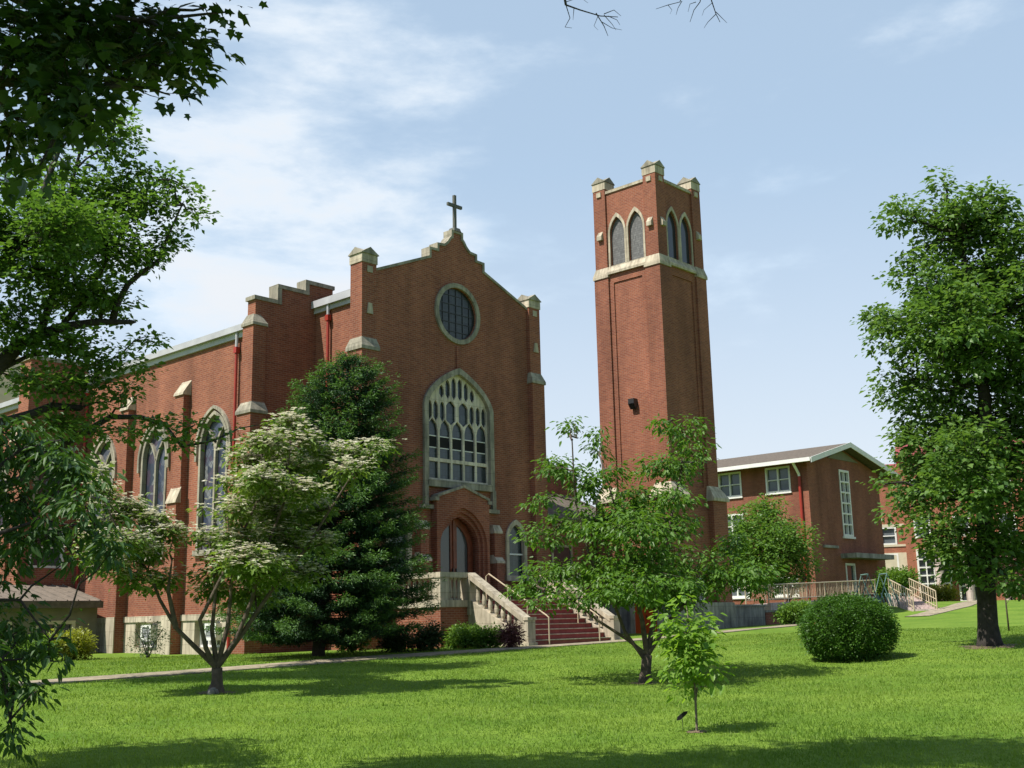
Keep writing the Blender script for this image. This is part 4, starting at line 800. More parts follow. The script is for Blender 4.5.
# ------------------------------------------------------------------ walls, ramp, racks in front of the classroom block
def low_wall(name, x0_, x1_, y_, th, z0_, z1_, m_, cap, label, cat='wall', cm='concrete'):
    o = thing(name, ((x0_+x1_)/2, y_, z0_), label, cat); MB().box(x0_, x1_, y_, y_+th, z0_-.5, z1_).build('wall_body', m_, o)
    MB().box(x0_-.05, x1_+.05, y_-.05, y_+th+.05, z1_, z1_+cap).build('coping', M[cm], o); return o
low_wall('concrete_wall', 20.2, 23.3, -1.75, .35, 1.1, 2.06, M['concrete'], .10, 'streaked grey concrete retaining wall at the foot of the bell tower')
low_wall('brick_wall', 23.45, 25.6, -1.70, .3, 1.15, 1.78, M['brick_dark'], .10, 'low dark brick wall with pale cap right of the concrete wall')
o = thing('gate_pier', (18.45+.2, -6.9, 1.0), 'short tan brick pier with a pale cap beside the round bush', 'pier'); x_, y_ = 18.6, -6.9
MB().box(x_-.14, x_+.14, y_-.14, y_+.14, .6, 1.42).build('shaft', M['brick_orange'], o); MB().box(x_-.2, x_+.2, y_-.2, y_+.2, 1.42, 1.52).build('cap', M['stone'], o)
rmp = thing('access_ramp', (31, -1.2, 1.8), 'access ramp with tan railings in front of the classroom block', 'ramp')
A_, B_ = np.array([26.2, -.4]), np.array([36.6, -1.2]); dv = (B_-A_)/np.linalg.norm(B_-A_); pv = np.array([-dv[1], dv[0]])
def FRm(u, v, w): p = A_+dv*u+pv*w; return (p[0], p[1], v)
Lr = np.linalg.norm(B_-A_)
w = MB(); w.plate([[(0, .9), (Lr, 1.2), (Lr, 2.55), (0, 2.25)]], FRm, 0, .2); w.plate([[(0, .9), (Lr, 1.2), (Lr, 2.50), (0, 2.20)]], FRm, .2, 1.6); w.build('ramp_slab', M['pink'], rmp)
for off in (.1, 1.5):
    rl = MB(); rl.tube([FRm(0, 3.15, off), FRm(Lr, 3.48, off)], .035, 6); rl.tube([FRm(0, 2.42, off), FRm(Lr, 2.72, off)], .025, 6)
    for k in range(7): u = Lr*k/6; rl.tube([FRm(u, 2.2+.3*k/6, off), FRm(u, 3.15+.33*k/6, off)], .035, 6)
    rl = rl.build('railing', M['rail'], rmp)
    bl = MB()
    for k in range(66): u = Lr*(k+.5)/66; bl.tube([FRm(u, 2.42+.3*u/Lr, off), FRm(u, 3.15+.33*u/Lr, off)], .009, 4, False)
    bl.build('balusters', M['rail'], rl)
ss = thing('outdoor_stairs', (33, -4.5, 1.8), 'concrete steps with two sloping tan railings beside the bicycle racks', 'stairs')
P0, P1 = np.array([29.9, -6.4]), np.array([34.7, -3.0]); dv2 = (P1-P0)/np.linalg.norm(P1-P0); pv2 = np.array([-dv2[1], dv2[0]]); L2 = np.linalg.norm(P1-P0)
def FSt(u, v, w): p = P0+dv2*u+pv2*w; return (p[0], p[1], v)
zg0 = gz(*P0)
for k in range(8): MB().fbox(FSt, L2*k/8, L2+.02, zg0-.3+(.001*k), zg0+.10*(k+1), -1.0-.001*k, .3+.001*k).build('step', M['pink'], ss)
for off in (-.9, .2):
    h = MB()
    for dz in (.95, .55, .2): h.tube([FSt(0, zg0+dz, off), FSt(L2, zg0+dz+.80, off)], .032 if dz > .9 else .022, 6)
    for k in range(12): u = L2*k/11; h.tube([FSt(u, zg0+.8*u/L2, off), FSt(u, zg0+.95+.80*u/L2, off)], .022 if k % 3 else .035, 6)
    h.build('railing', M['rail'], ss)
for k in range(2):
    c = at(874+k*19, 602, 63); gz_ = gz(c[0], c[1])
    br = thing('bicycle_rack', (c[0], c[1], gz_), ['green A-frame bicycle rack left of the outdoor stairs, the farther left one', 'green A-frame bicycle rack touching the outdoor stair railing'][k], 'bicycle rack', 'green bicycle racks')
    f = MB(); d3 = RT0[:2]; dq = np.array([-d3[1], d3[0]])
    def Q(a, z, b=0): return (c[0]+d3[0]*a+dq[0]*b, c[1]+d3[1]*a+dq[1]*b, gz_+z)
    for b in (0, 1.2):
        f.tube([Q(-.75, 0, b), Q(-.2, 1.75, b), Q(.35, 0, b)], .045, 6); 
    f.tube([Q(-.2, 1.75, 0), Q(-.2, 1.75, 1.2)], .045, 6)
    f.build('frame', M['greenmetal'], br)
    f = MB()
    for q in range(9): f.tube([Q(-.5+q*.2, 0, .2), Q(-.62+q*.2, .75, .5), Q(-.4+q*.2, 0, .8)], .02, 5)
    f.build('wheel_hoops', M['greenmetal'], br)

# ------------------------------------------------------------------ vegetation
LEAF = {   # outline points (along, across, lift) and faces
 'oval': ([(0, 0, 0), (.45, .5, .10), (1, 0, -.10), (.45, -.5, .10)], [(0, 1, 2), (0, 2, 3)]),
 'long': ([(0, 0, 0), (.3, .5, .05), (.75, .3, -.06), (1, 0, -.2), (.75, -.3, -.06), (.3, -.5, .05)], [(0, 1, 2, 3), (0, 3, 4, 5)]),
 'maple': ([(0, 0, 0), (.05, .42, 0), (.33, .30, .03), (.52, .62, -.05), (.62, .24, .03), (1, 0, -.1), (.62, -.24, .03), (.52, -.62, -.05), (.33, -.30, .03), (.05, -.42, 0)], [(0, 1, 2), (0, 2, 4), (2, 3, 4), (0, 4, 5), (0, 5, 6), (6, 7, 8), (0, 6, 8), (0, 8, 9)]),
 'blade': ([(0, -.5, 0), (0, .5, 0), (1, 0, .25)], [(0, 1, 2)]),
 'four': ([(0, 0, 0), (.5, .5, .05), (1, 0, 0), (.5, -.5, .05)], [(0, 1, 2, 3)]),
}
def nrmz(a): return a/(np.linalg.norm(a, axis=1, keepdims=True)+1e-9)
def leaf_mesh(name, c, axis, normal, ln, wd, kind, material, parent, root, tint=None):
    tv, tf = LEAF[kind]; tv = np.array(tv); n = len(c)
    axis = nrmz(axis); side = nrmz(np.cross(normal, axis)); nr = np.cross(axis, side)
    P = c[:, None] + axis[:, None]*(tv[None, :, 0:1]*ln[:, None, None]) + side[:, None]*(tv[None, :, 1:2]*wd[:, None, None]) + nr[:, None]*(tv[None, :, 2:3]*ln[:, None, None])
    P = (P - root).reshape(-1, 3).astype(np.float32); m_ = len(tv)
    li = np.concatenate([np.array(f) for f in tf]); ls = np.array([len(f) for f in tf])
    loops = (np.arange(n)[:, None]*m_ + li[None]).ravel(); tot = np.tile(ls, n); start = np.concatenate([[0], np.cumsum(tot)[:-1]])
    me = bpy.data.meshes.new(name); me.vertices.add(len(P)); me.vertices.foreach_set('co', P.ravel()); me.loops.add(len(loops)); me.loops.foreach_set('vertex_index', loops.astype(np.int32))
    me.polygons.add(len(tot)); me.polygons.foreach_set('loop_start', start.astype(np.int32)); me.polygons.foreach_set('loop_total', tot.astype(np.int32))
    t = (RNG.random(n) if tint is None else tint).astype(np.float32); a = me.attributes.new('tint', 'FLOAT', 'POINT'); a.data.foreach_set('value', np.repeat(t, m_))
    me.materials.append(material); me.update(calc_edges=True)
    return link(bpy.data.objects.new(name, me), parent)
def pick(clumps, n):
    w = np.array([c[1][0]*c[1][1]*c[1][2] for c in clumps])**.75; w = w*np.array([c[2] if len(c) > 2 else 1 for c in clumps]); return RNG.choice(len(clumps), n, p=w/w.sum())
def sprays(clumps, n, shell=.55):
    """points scattered through ellipsoids, thicker towards their outsides"""
    k = pick(clumps, n); C_ = np.array([clumps[i][0] for i in range(len(clumps))]); Rr = np.array([clumps[i][1] for i in range(len(clumps))])
    d = nrmz(RNG.normal(size=(n, 3))); r = shell + (1-shell)*RNG.random(n)
    r = np.where(RNG.random(n) < .35, RNG.random(n), r)
    return C_[k] + d*Rr[k]*r[:, None], d, k
def up_normals(n, tilt=.5):
    a = RNG.normal(size=(n, 3))*tilt; a[:, 2] = np.abs(a[:, 2]) + 1; return nrmz(a)
def foliage(name, sp, d, per, spread, ln, wd, kind, material, parent, root, droop=.2, tilt=.55, flat=.6, jit=.38):
    n = len(sp)*per; s = np.repeat(sp, per, axis=0); dd = np.repeat(d, per, axis=0)
    off = RNG.normal(size=(n, 3))*np.array([spread, spread, spread*flat]); c = s+off
    ax = nrmz(nrmz(off)*.9 + dd*.35 + RNG.normal(size=(n, 3))*.35); ax[:, 2] = ax[:, 2]*.6 - droop
    L_ = ln*(1+jit*RNG.normal(size=n)).clip(.45, 1.7); Wd = wd*L_/ln
    t = (np.repeat(RNG.random(len(sp)), per)*.5 + RNG.random(n)*.5)**1.15
    return leaf_mesh(name, c, ax, up_normals(n, tilt), L_, Wd, kind, material, parent, root, t)
def wiggle(a, b, k=5, amp=.08, sag=0.):
    a = np.array(a, float); b = np.array(b, float); l = np.linalg.norm(b-a); out = []
    for i in range(k+1):
        t = i/k; p = a+(b-a)*t; e_ = math.sin(math.pi*t); p = p + RNG.normal(size=3)*amp*l*.25*e_ + np.array([0, 0, sag*l*e_]); out.append(p)
    return out
def limbs_to(mb, nodes, clumps, r=.045, k=5, sag=.06):
    """a limb from the nearest fitting trunk node to the middle of every clump"""
    nd = np.array(nodes); ends = []
    for c in clumps:
        p = np.array(c[0]); dist = np.linalg.norm(nd-p, axis=1) + np.where(nd[:, 2] > p[2]+.2, 3.*(nd[:, 2]-p[2]), 0)
        a = nd[int(np.argmin(dist))]; pts = wiggle(a, p, k, .22, sag); mb.tube(pts, list(np.linspace(r*1.2, r*.35, k+1)), 5, False); ends.append(pts)
    return ends
def twigs(mb, ends, sp, k, r=.008, frac=.5):
    for i in range(len(sp)):
        if RNG.random() > frac: continue
        pts = ends[k[i]]; j = int(RNG.integers(2, len(pts))); a = np.array(pts[j]); b_ = sp[i]; mid = (a+b_)/2 + RNG.normal(size=3)*.06*np.linalg.norm(b_-a)
        mb.tube([a, mid, b_], [r, r*.8, r*.4], 3, False)
def pxclumps(lst, d, seed=0, depth=1.):
    """ellipses of the photographed outline (px, py, rx, ry) as ellipsoids d metres off, scattered in depth"""
    rg = np.random.default_rng(seed); out = []
    for q in lst:
        px, py, rx, ry = q[:4]; off = q[4] if len(q) > 4 else rg.uniform(-.8, .8)*depth
        dd = d+off; m_ = dd/FPX*1.03; out.append((at(px, py, dd), (rx*m_, rx*m_*.95, ry*m_), q[5] if len(q) > 5 else 1.))
    return out
def trunkbase(px, py, d):
    p = at(px, py, d); return np.array([p[0], p[1], gz(p[0], p[1])])
FH = np.array([FW[0], FW[1], 0])/math.hypot(FW[0], FW[1])

# the big sweetgum at the right
D = 30; b0 = trunkbase(990, 645, D)
tr = thing('shade_tree', b0, 'tall broad green tree with a thick dark trunk at the right edge', 'tree', 'trees on the lawn')
cl_ = pxclumps([(943, 184, 8, 18, 0, 2.5), (942, 205, 16, 14, 0, 1.5), (922, 208, 7, 14, 0, 2), (899, 212, 6, 14, 0, 2), (966, 200, 7, 14, 0, 2), (986, 194, 8, 14, 0, 2), (1006, 206, 7, 14, 0, 2), (872, 318, 9, 7, 0, 2), (940, 228, 26, 20, 0), (900, 218, 16, 16), (912, 248, 26, 20), (886, 322, 16, 12), (960, 235, 34, 28), (956, 208, 20, 16), (985, 212, 28, 20), (1010, 232, 22, 18), (930, 285, 46, 34), (990, 270, 50, 46), (900, 330, 34, 26), (945, 345, 50, 34), (1010, 340, 60, 60), (896, 382, 22, 16), (884, 402, 10, 9), (940, 400, 52, 34), (1015, 420, 60, 60), (912, 438, 22, 15), (950, 455, 52, 36), (925, 480, 38, 26), (1000, 490, 56, 50), (884, 484, 13, 9), (906, 508, 22, 13), (934, 530, 34, 20), (975, 548, 46, 28), (1030, 540, 50, 40), (960, 568, 24, 10), (1050, 300, 55, 90), (1060, 440, 50, 80), (1010, 585, 26, 12),
   (960, 320, 50, 50, 1.8), (960, 450, 50, 50, 2.), (960, 330, 50, 50, -1.8), (970, 470, 50, 50, -2.)], D, 3, 1.3)
top = at(955, 200, D); mid = at(985, 400, D)
trunk = [b0-[0, 0, .2], b0+[0, 0, .12], b0+[0, 0, .5], at(985, 560, D), mid, at(970, 300, D), top]; rad = [.38, .28, .235, .20, .15, .10, .03]
m_ = MB(); m_.tube(trunk, rad, 14)
nodes = [at(985-(985-965)*t, 560-(560-240)*t, D) for t in np.linspace(0, 1, 12)]
ends = limbs_to(m_, nodes, cl_, .055); sp, d, k = sprays(cl_, 1900, .55); twigs(m_, ends, sp, k, .009, .5)
m_.build('trunk', M['bark_dark'], tr, True); foliage('crown', sp, d, 34, .165, .125, .09, 'oval', M['leaf_right'], tr, b0, .25, .6)

# dogwood in front of the tower
D = 24; b0 = trunkbase(645, 684, D)
tr = thing('dogwood_tree', b0, 'airy green dogwood with layered drooping leaves before the brick tower', 'tree', 'trees on the lawn')
cl_ = pxclumps([(570, 428, 11, 13), (597, 440, 13, 22), (556, 468, 30, 12), (590, 482, 30, 22), (612, 470, 18, 12), (540, 500, 20, 9), (682, 430, 24, 15), (662, 424, 12, 10), (694, 452, 14, 11), (668, 468, 40, 18), (640, 495, 42, 15), (676, 497, 24, 12), (600, 520, 62, 18), (550, 535, 34, 12), (672, 530, 36, 16), (728, 545, 24, 12), (640, 560, 75, 20), (560, 572, 46, 14), (528, 588, 24, 12), (590, 595, 46, 13), (710, 575, 55, 20), (752, 572, 24, 14), (660, 592, 60, 16), (545, 602, 26, 9), (760, 590, 14, 9),
   (640, 520, 60, 20, 1.6), (650, 580, 70, 20, 1.7), (640, 530, 55, 20, -1.5), (650, 585, 65, 18, -1.6)], D, 5, 1.1)
m_ = MB(); fk = at(647, 655, D)
m_.tube([b0-[0, 0, .1], b0+[0, 0, .08], (b0+fk)/2, fk], [.17, .125, .105, .105], 10)
nodes = []
for pts in ([(647, 655), (628, 640), (600, 622), (572, 600), (545, 590)], [(647, 655), (642, 620), (632, 580), (622, 530), (604, 470)], [(647, 655), (655, 615), (662, 560), (675, 500), (688, 440)], [(647, 655), (668, 622), (700, 590), (735, 570)], [(645, 660), (625, 632), (612, 598), (590, 560), (575, 500), (572, 440)]):
    dz = RNG.uniform(-.7, .7); P_ = [at(x, y, D+dz*i/4) for i, (x, y) in enumerate(pts)]; m_.tube(P_, list(np.linspace(.042 if pts[-1][0] < 590 else .062, .014, len(P_))), 7, False); nodes += P_[1:] + [(P_[i]+P_[i+1])/2 for i in range(1, len(P_)-1)]
ends = limbs_to(m_, nodes, cl_, .022, 4, .04); sp, d, k = sprays(cl_, 1280, .35); twigs(m_, ends, sp, k, .006, .5)
m_.build('trunk', M['bark'], tr, True); foliage('crown', sp, d, 18, .12, .098, .05, 'long', M['leaf_dog'], tr, b0, .4, .55, .5)

# white-flowering kousa dogwood at the left
D = 22.5; b0 = trunkbase(216, 692, D)
tr = thing('flowering_tree', b0, 'multi-stemmed tree covered in white blossom in front of the dark spruce', 'tree', 'trees on the lawn')
cl_ = pxclumps([(288, 424, 18, 8), (268, 442, 24, 9), (305, 440, 18, 8), (250, 462, 26, 10), (292, 466, 26, 10), (322, 458, 18, 8), (352, 456, 22, 8), (338, 482, 14, 7), (350, 470, 16, 7), (378, 450, 12, 6), (226, 482, 10, 6, 0, .5), (258, 486, 30, 11), (300, 492, 24, 10), (206, 508, 8, 5, 0, .5), (236, 512, 20, 9), (276, 514, 30, 11), (316, 512, 18, 9), (205, 540, 18, 8), (240, 540, 30, 11), (286, 542, 28, 11), (322, 545, 16, 8), (222, 568, 26, 10), (262, 572, 34, 12), (300, 575, 22, 9), (210, 590, 18, 8), (250, 596, 28, 9),
   (104, 492, 14, 9), (126, 508, 20, 8), (150, 522, 22, 8), (172, 536, 18, 8), (104, 522, 16, 9), (126, 540, 22, 9), (152, 556, 20, 8), (112, 562, 22, 10), (138, 580, 24, 10), (166, 580, 16, 8), (100, 470, 9, 7), (90, 545, 16, 10), (255, 500, 34, 11, 1.3), (265, 555, 34, 11, 1.3), (262, 480, 30, 11, -1.2), (250, 560, 34, 11, -1.2), (130, 545, 24, 9, 1.)], D, 9, .9)
cl_ = [(c, (e_[0], e_[1], e_[2]*1.5), w_) for c, e_, w_ in cl_]
m_ = MB(); fk = at(217, 668, D); m_.tube([b0-[0, 0, .1], b0+[0, 0, .02], b0+[.01, 0, .14], (b0+fk)/2+[.02, .01, .02], fk], [.24, .165, .12, .10, .10], 11); nodes = []
for pts in ([(217, 668), (196, 648), (176, 628), (160, 600), (148, 570), (125, 545)], [(176, 628), (168, 590), (172, 560)], [(217, 668), (236, 640), (252, 600), (262, 560), (285, 500), (290, 450)], [(217, 668), (228, 625), (232, 580), (228, 520)], [(217, 668), (245, 630), (272, 590), (305, 550), (330, 510), (355, 470)], [(217, 668), (212, 630), (216, 590), (210, 545)], [(216, 670), (206, 648), (200, 620), (230, 560), (258, 500), (262, 455)]):
    dz = RNG.uniform(-.8, .8); P_ = [at(x, y, D+dz*i/5) for i, (x, y) in enumerate(pts)]; m_.tube(P_, list(np.linspace(.055, .014, len(P_))), 7, False); nodes += P_[1:] + [(P_[i]+P_[i+1])/2 for i in range(1, len(P_)-1)]
ends = limbs_to(m_, nodes, cl_, .018, 4, .04); sp, d, k = sprays(cl_, 1450, .3); twigs(m_, ends, sp, k, .006, .5)
m_.build('trunk', M['bark'], tr, True); foliage('crown', sp, d, 13, .11, .10, .055, 'oval', M['leaf_white'], tr, b0, .45, .5, .4)
q = sp[(RNG.random(len(sp)) < .85) & (sp[:, 2] > at(250, 592, D)[2])]; top_ = q + np.array([0, 0, .08]); nf = len(q); per = 6
c = np.repeat(top_, per, axis=0) + RNG.normal(size=(nf*per, 3))*np.array([.15, .15, .03]); ang = RNG.uniform(0, 6.28, len(c))
c4 = np.repeat(c, 4, axis=0); a4 = np.repeat(ang, 4) + np.tile(np.arange(4)*math.pi/2, len(c)); ax = np.stack([np.cos(a4), np.sin(a4), RNG.uniform(-.15, .35, len(a4))], 1)
o = leaf_mesh('blossom', c4, ax, up_normals(len(c4), .25), np.full(len(c4), .070), np.full(len(c4), .058), 'four', M['bract'], tr, b0, np.repeat(RNG.random(len(c)), 4)); o['kind'] = 'stuff'

# near tree with drooping leaves at the left edge
D = 13; b0 = trunkbase(-70, 760, D)
tr = thing('drooping_tree', b0, 'near tree with long drooping glossy leaves hanging in from the left edge', 'tree', 'trees on the lawn')
cl_ = pxclumps([(35, 450, 40, 26), (70, 470, 40, 26), (20, 505, 36, 36), (85, 505, 40, 24), (40, 540, 30, 16), (95, 535, 30, 16), (75, 560, 26, 12), (112, 550, 20, 12), (20, 630, 34, 26), (48, 650, 22, 18), (8, 680, 30, 26), (38, 690, 18, 14), (8, 725, 22, 18), (14, 748, 12, 12), (62, 662, 8, 14), (72, 640, 10, 18), (-40, 480, 60, 50), (-40, 580, 60, 60), (-40, 680, 50, 50), (0, 430, 40, 20)], D, 4, .8)
m_ = MB(); P_ = [b0-[0, 0, .1], b0+[0, 0, .6], at(-75, 600, D), at(-70, 480, D), at(-60, 330, D)]; m_.tube(P_, [.16, .13, .11, .09, .04], 10); nodes = P_[2:] + [at(-72, 540, D), at(-66, 420, D)]
for pts in ([(-72, 560), (-30, 490), (20, 450), (60, 440)], [(-72, 600), (-20, 540), (40, 520), (95, 530)], [(-70, 640), (-30, 600), (20, 600), (50, 640)], [(-70, 640), (-30, 620), (0, 660), (10, 720)]):
    Q_ = [at(x, y, D+RNG.uniform(-.2, .2)) for x, y in pts]; m_.tube(Q_, list(np.linspace(.035, .008, 4)), 6, False); nodes += Q_[1:]
ends = limbs_to(m_, nodes, cl_, .012, 4, .05); sp, d, k = sprays(cl_, 440, .2); twigs(m_, ends, sp, k, .004, .6)
m_.build('trunk', M['bark_dark'], tr, True); foliage('crown', sp, d, 13, .085, .105, .04, 'long', M['leaf_long'], tr, b0, .6, .75, .8)

# tall tree with heavy leaning limbs, left
D = 26; b0 = trunkbase(-150, 700, D)
tr = thing('limbed_tree', b0, 'loose tree with heavy dark limbs reaching across the sky left of the nave', 'tree', 'trees on the lawn')
cl_ = pxclumps([(168, 182, 22, 14), (196, 212, 14, 22), (150, 205, 34, 24), (120, 190, 40, 34), (60, 200, 60, 44), (105, 240, 60, 34), (170, 240, 22, 14), (150, 262, 26, 12), (40, 270, 55, 36), (95, 300, 50, 22), (20, 320, 36, 26), (60, 345, 50, 16), (112, 362, 38, 14), (128, 390, 26, 9), (150, 340, 14, 10), (115, 140, 30, 24), (5, 230, 36, 50), (146, 172, 20, 12), (125, 118, 14, 12), (190, 190, 10, 10), (30, 378, 34, 8), (90, 376, 30, 8), (-60, 230, 70, 70), (-60, 320, 60, 40), (75, 230, 50, 40, 1.8), (80, 290, 40, 26, 1.8), (60, 225, 50, 40, -1.8),
   (130, 432, 18, 9), (150, 420, 16, 8), (168, 432, 18, 9), (195, 425, 16, 11), (182, 446, 14, 7), (215, 440, 14, 7), (238, 430, 12, 6), (60, 386, 50, 11), (108, 402, 22, 8), (60, 425, 40, 12), (95, 432, 24, 10)], D, 8, 1.2)
m_ = MB(); P_ = [b0-[0, 0, .1], b0+[0, 0, .3], at(-140, 560, D), at(-110, 460, D)]; m_.tube(P_, [.5, .4, .34, .32], 12); nodes = []
LB = [([(-110, 460), (-55, 420), (-10, 375), (22, 342), (60, 328), (95, 322), (132, 322)], .24, .05), ([(112, 324), (116, 306), (128, 284), (145, 270), (158, 262), (166, 240), (182, 205)], .09, .02), ([(60, 328), (85, 298), (105, 265), (120, 235)], .07, .02), ([(40, 332), (55, 290), (62, 230), (75, 170), (92, 110)], .10, .02), ([(-110, 460), (-60, 330), (0, 270), (40, 200), (70, 120)], .2, .04), ([(-10, 375), (30, 355), (70, 352), (105, 362)], .06, .015), ([(100, 322), (104, 300), (108, 288)], .045, .01), ([(60, 270), (100, 225), (130, 200), (160, 180)], .06, .01),
      ([(-110, 460), (-60, 440), (-5, 425), (33, 414), (52, 406), (80, 408)], .15, .07), ([(-110, 480), (-40, 500), (20, 480), (50, 455), (80, 435), (110, 417), (140, 417), (165, 425), (182, 447), (215, 440), (240, 428), (258, 425)], .11, .008)]
for pts, ra, rb in LB:
    dz = RNG.uniform(-.6, .6); Q_ = [at(x, y, D+dz*i/6) for i, (x, y) in enumerate(pts)]; m_.tube(Q_ + [Q_[-1]+(Q_[-1]-Q_[-2])*.12], list(np.linspace(ra, rb, len(Q_)))+[rb*.3], 8); nodes += Q_[1:]
ends = limbs_to(m_, nodes, cl_, .025, 4, .03); sp, d, k = sprays(cl_, 2850, .3); twigs(m_, ends, sp, k, .008, .5)
m_.build('trunk', M['bark_dark'], tr, True); foliage('crown', sp, d, 11, .13, .115, .085, 'oval', M['leaf_limb'], tr, b0, .1, .7)

# overhanging maple close to the camera, with a dead branch
D = 9; b0 = trunkbase(-330, 900, 10)
tr = thing('overhanging_maple', b0, 'dark maple foliage and bare twigs hanging over the top of the view', 'tree', 'trees on the lawn')
vis = [(20, 40, 60, 50), (80, 30, 60, 36), (140, 28, 50, 30), (60, 90, 55, 40), (110, 75, 36, 30), (20, 130, 40, 36), (40, 165, 24, 18), (85, 118, 30, 20), (168, 40, 34, 24), (180, 70, 26, 22), (170, 95, 14, 10), (205, 8, 30, 12), (228, 12, 20, 9), (125, 55, 30, 24), (195, 40, 18, 14), (60, 150, 20, 14), (5, 180, 16, 10)]
cl_ = pxclumps(vis, D, 2, .9)
up_c = [(at(px, 384, dd)*[1, 1, 0] + [0, 0, z], (rx, rx, rz), w_) for px, dd, z, rx, rz, w_ in ((60, 8.2, 8.2, 1.5, .7, .8), (-150, 8.5, 7.5, 1.6, .9, .8), (150, 7, 8.8, 1.5, .7, .8), (-250, 10, 9, 2, 1, .6), (330, 6.5, 9.2, 1.4, .6, .7), (520, 7.0, 9.6, 1.5, .6, .8), (700, 6.5, 9.9, 1.3, .6, .8), (250, 3.5, 8.4, 1.6, .6, .5))]
cl_ += up_c + [((-15.6-.675*9.6*.958+q, -22.5+.675*9.6*.287-q*.9+w_, 10.0), (1.3, 1.3, .6), 1.5) for q in (-1.6, -.2, 1.2, 2.4) for w_ in (-.6,)] + [((-18.2-.675*7.5*.958, -17.9+.675*7.5*.287, 7.6), (1.7, 1.0, .5), 1.5)] + [(at(px, py, D) + sd*t, (1.3, 1.3, .6), 1.6) for px, py, t in ((40, 60, 2.6), (130, 30, 2.6), (60, 130, 3.0), (180, 40, 2.6), (-60, 80, 3), (20, 20, 3.6))] + [(at(px, py, D) + sd*1.5, (1.0, 1.0, .4), 1.3) for px, py in ((30, 40), (110, 15), (50, 110), (170, 10))]
m_ = MB(); P_ = [b0-[0, 0, .2], b0+[0, 0, .4], at(-320, 500, 10), at(-280, 100, 9.8), at(-220, -150, 9.5)]; m_.tube(P_, [.5, .38, .33, .28, .22], 12); nodes = list(P_[3:])
for pts in ([(-220, -150, 9.5), (-80, -60, 9.2), (40, 10, 9), (140, 20, 8.9)], [(-280, 100, 9.8), (-120, 60, 9.4), (0, 80, 9.), (90, 90, 8.9)]):
    Q_ = [at(*p) for p in pts]; m_.tube(Q_, list(np.linspace(.13, .015, 4)), 8, False); nodes += Q_[1:]
hi = [P_[4], at(-100, 384, 8.5)*[1, 1, 0]+[0, 0, 7.9], at(150, 384, 7)*[1, 1, 0]+[0, 0, 8.6], at(420, 384, 6.5)*[1, 1, 0]+[0, 0, 9.1], at(700, 384, 6.3)*[1, 1, 0]+[0, 0, 9.5]]; m_.tube(hi, [.2, .15, .11, .07, .03], 8, False); nodes += hi[1:]
ends = limbs_to(m_, nodes, cl_, .02, 4, .03); sp, d, k = sprays(cl_, 10500, .15); twigs(m_, ends, sp, k, .006, .4)
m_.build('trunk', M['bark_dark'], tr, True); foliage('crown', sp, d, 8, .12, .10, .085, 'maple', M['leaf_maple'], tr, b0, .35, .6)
db = MB()
h1 = at(558, -40, 8); db.tube([hi[3], (hi[3]+h1)/2+[0, 0, .1], h1, at(566, 5, 8)], [.03, .022, .014, .010], 5, False)
h2 = at(690, -60, 8); db.tube([hi[4], (hi[4]+h2)/2+[0, 0, .1], h2, at(705, -20, 8)], [.02, .016, .012, .009], 5, False)
for pts, ra in (([(566, 5), (580, 10), (600, 16), (618, 17)], .009), ([(566, 5), (570, 18), (565, 27), (572, 28)], .005), ([(596, 13), (604, 26), (608, 36)], .006), ([(574, 8), (573, 20)], .004), ([(604, 14), (614, 10), (621, 16)], .005), ([(602, 22), (612, 28), (622, 30)], .004), ([(604, 15), (612, 24), (616, 30)], .004), ([(598, 16), (594, 26), (598, 30)], .003), ([(566, 2), (580, -3), (588, 3)], .004), ([(608, 16), (617, 20), (620, 25)], .004),
             ([(705, -20), (712, 2), (716, 14), (720, 22)], .007), ([(705, -20), (700, 2), (694, 10), (690, 22)], .006), ([(690, -30), (680, 2), (668, 5), (656, 9)], .006), ([(716, 14), (708, 22), (704, 28)], .004), ([(716, 12), (722, 18), (727, 23)], .004), ([(682, 1), (678, 8), (676, 15)], .004), ([(696, 2), (690, 4), (688, 12)], .004), ([(712, 3), (704, 10), (702, 16)], .003), ([(668, 5), (672, 10), (670, 14)], .003)):
    dz = RNG.uniform(-.2, .2); Q_ = [at(x, y, 8+dz*i/3) for i, (x, y) in enumerate(pts)]; db.tube(Q_, list(np.linspace(ra*.8, ra*.3, len(Q_))), 5, False)
db.build('bare_branch', M['bark_dark'], tr, True)

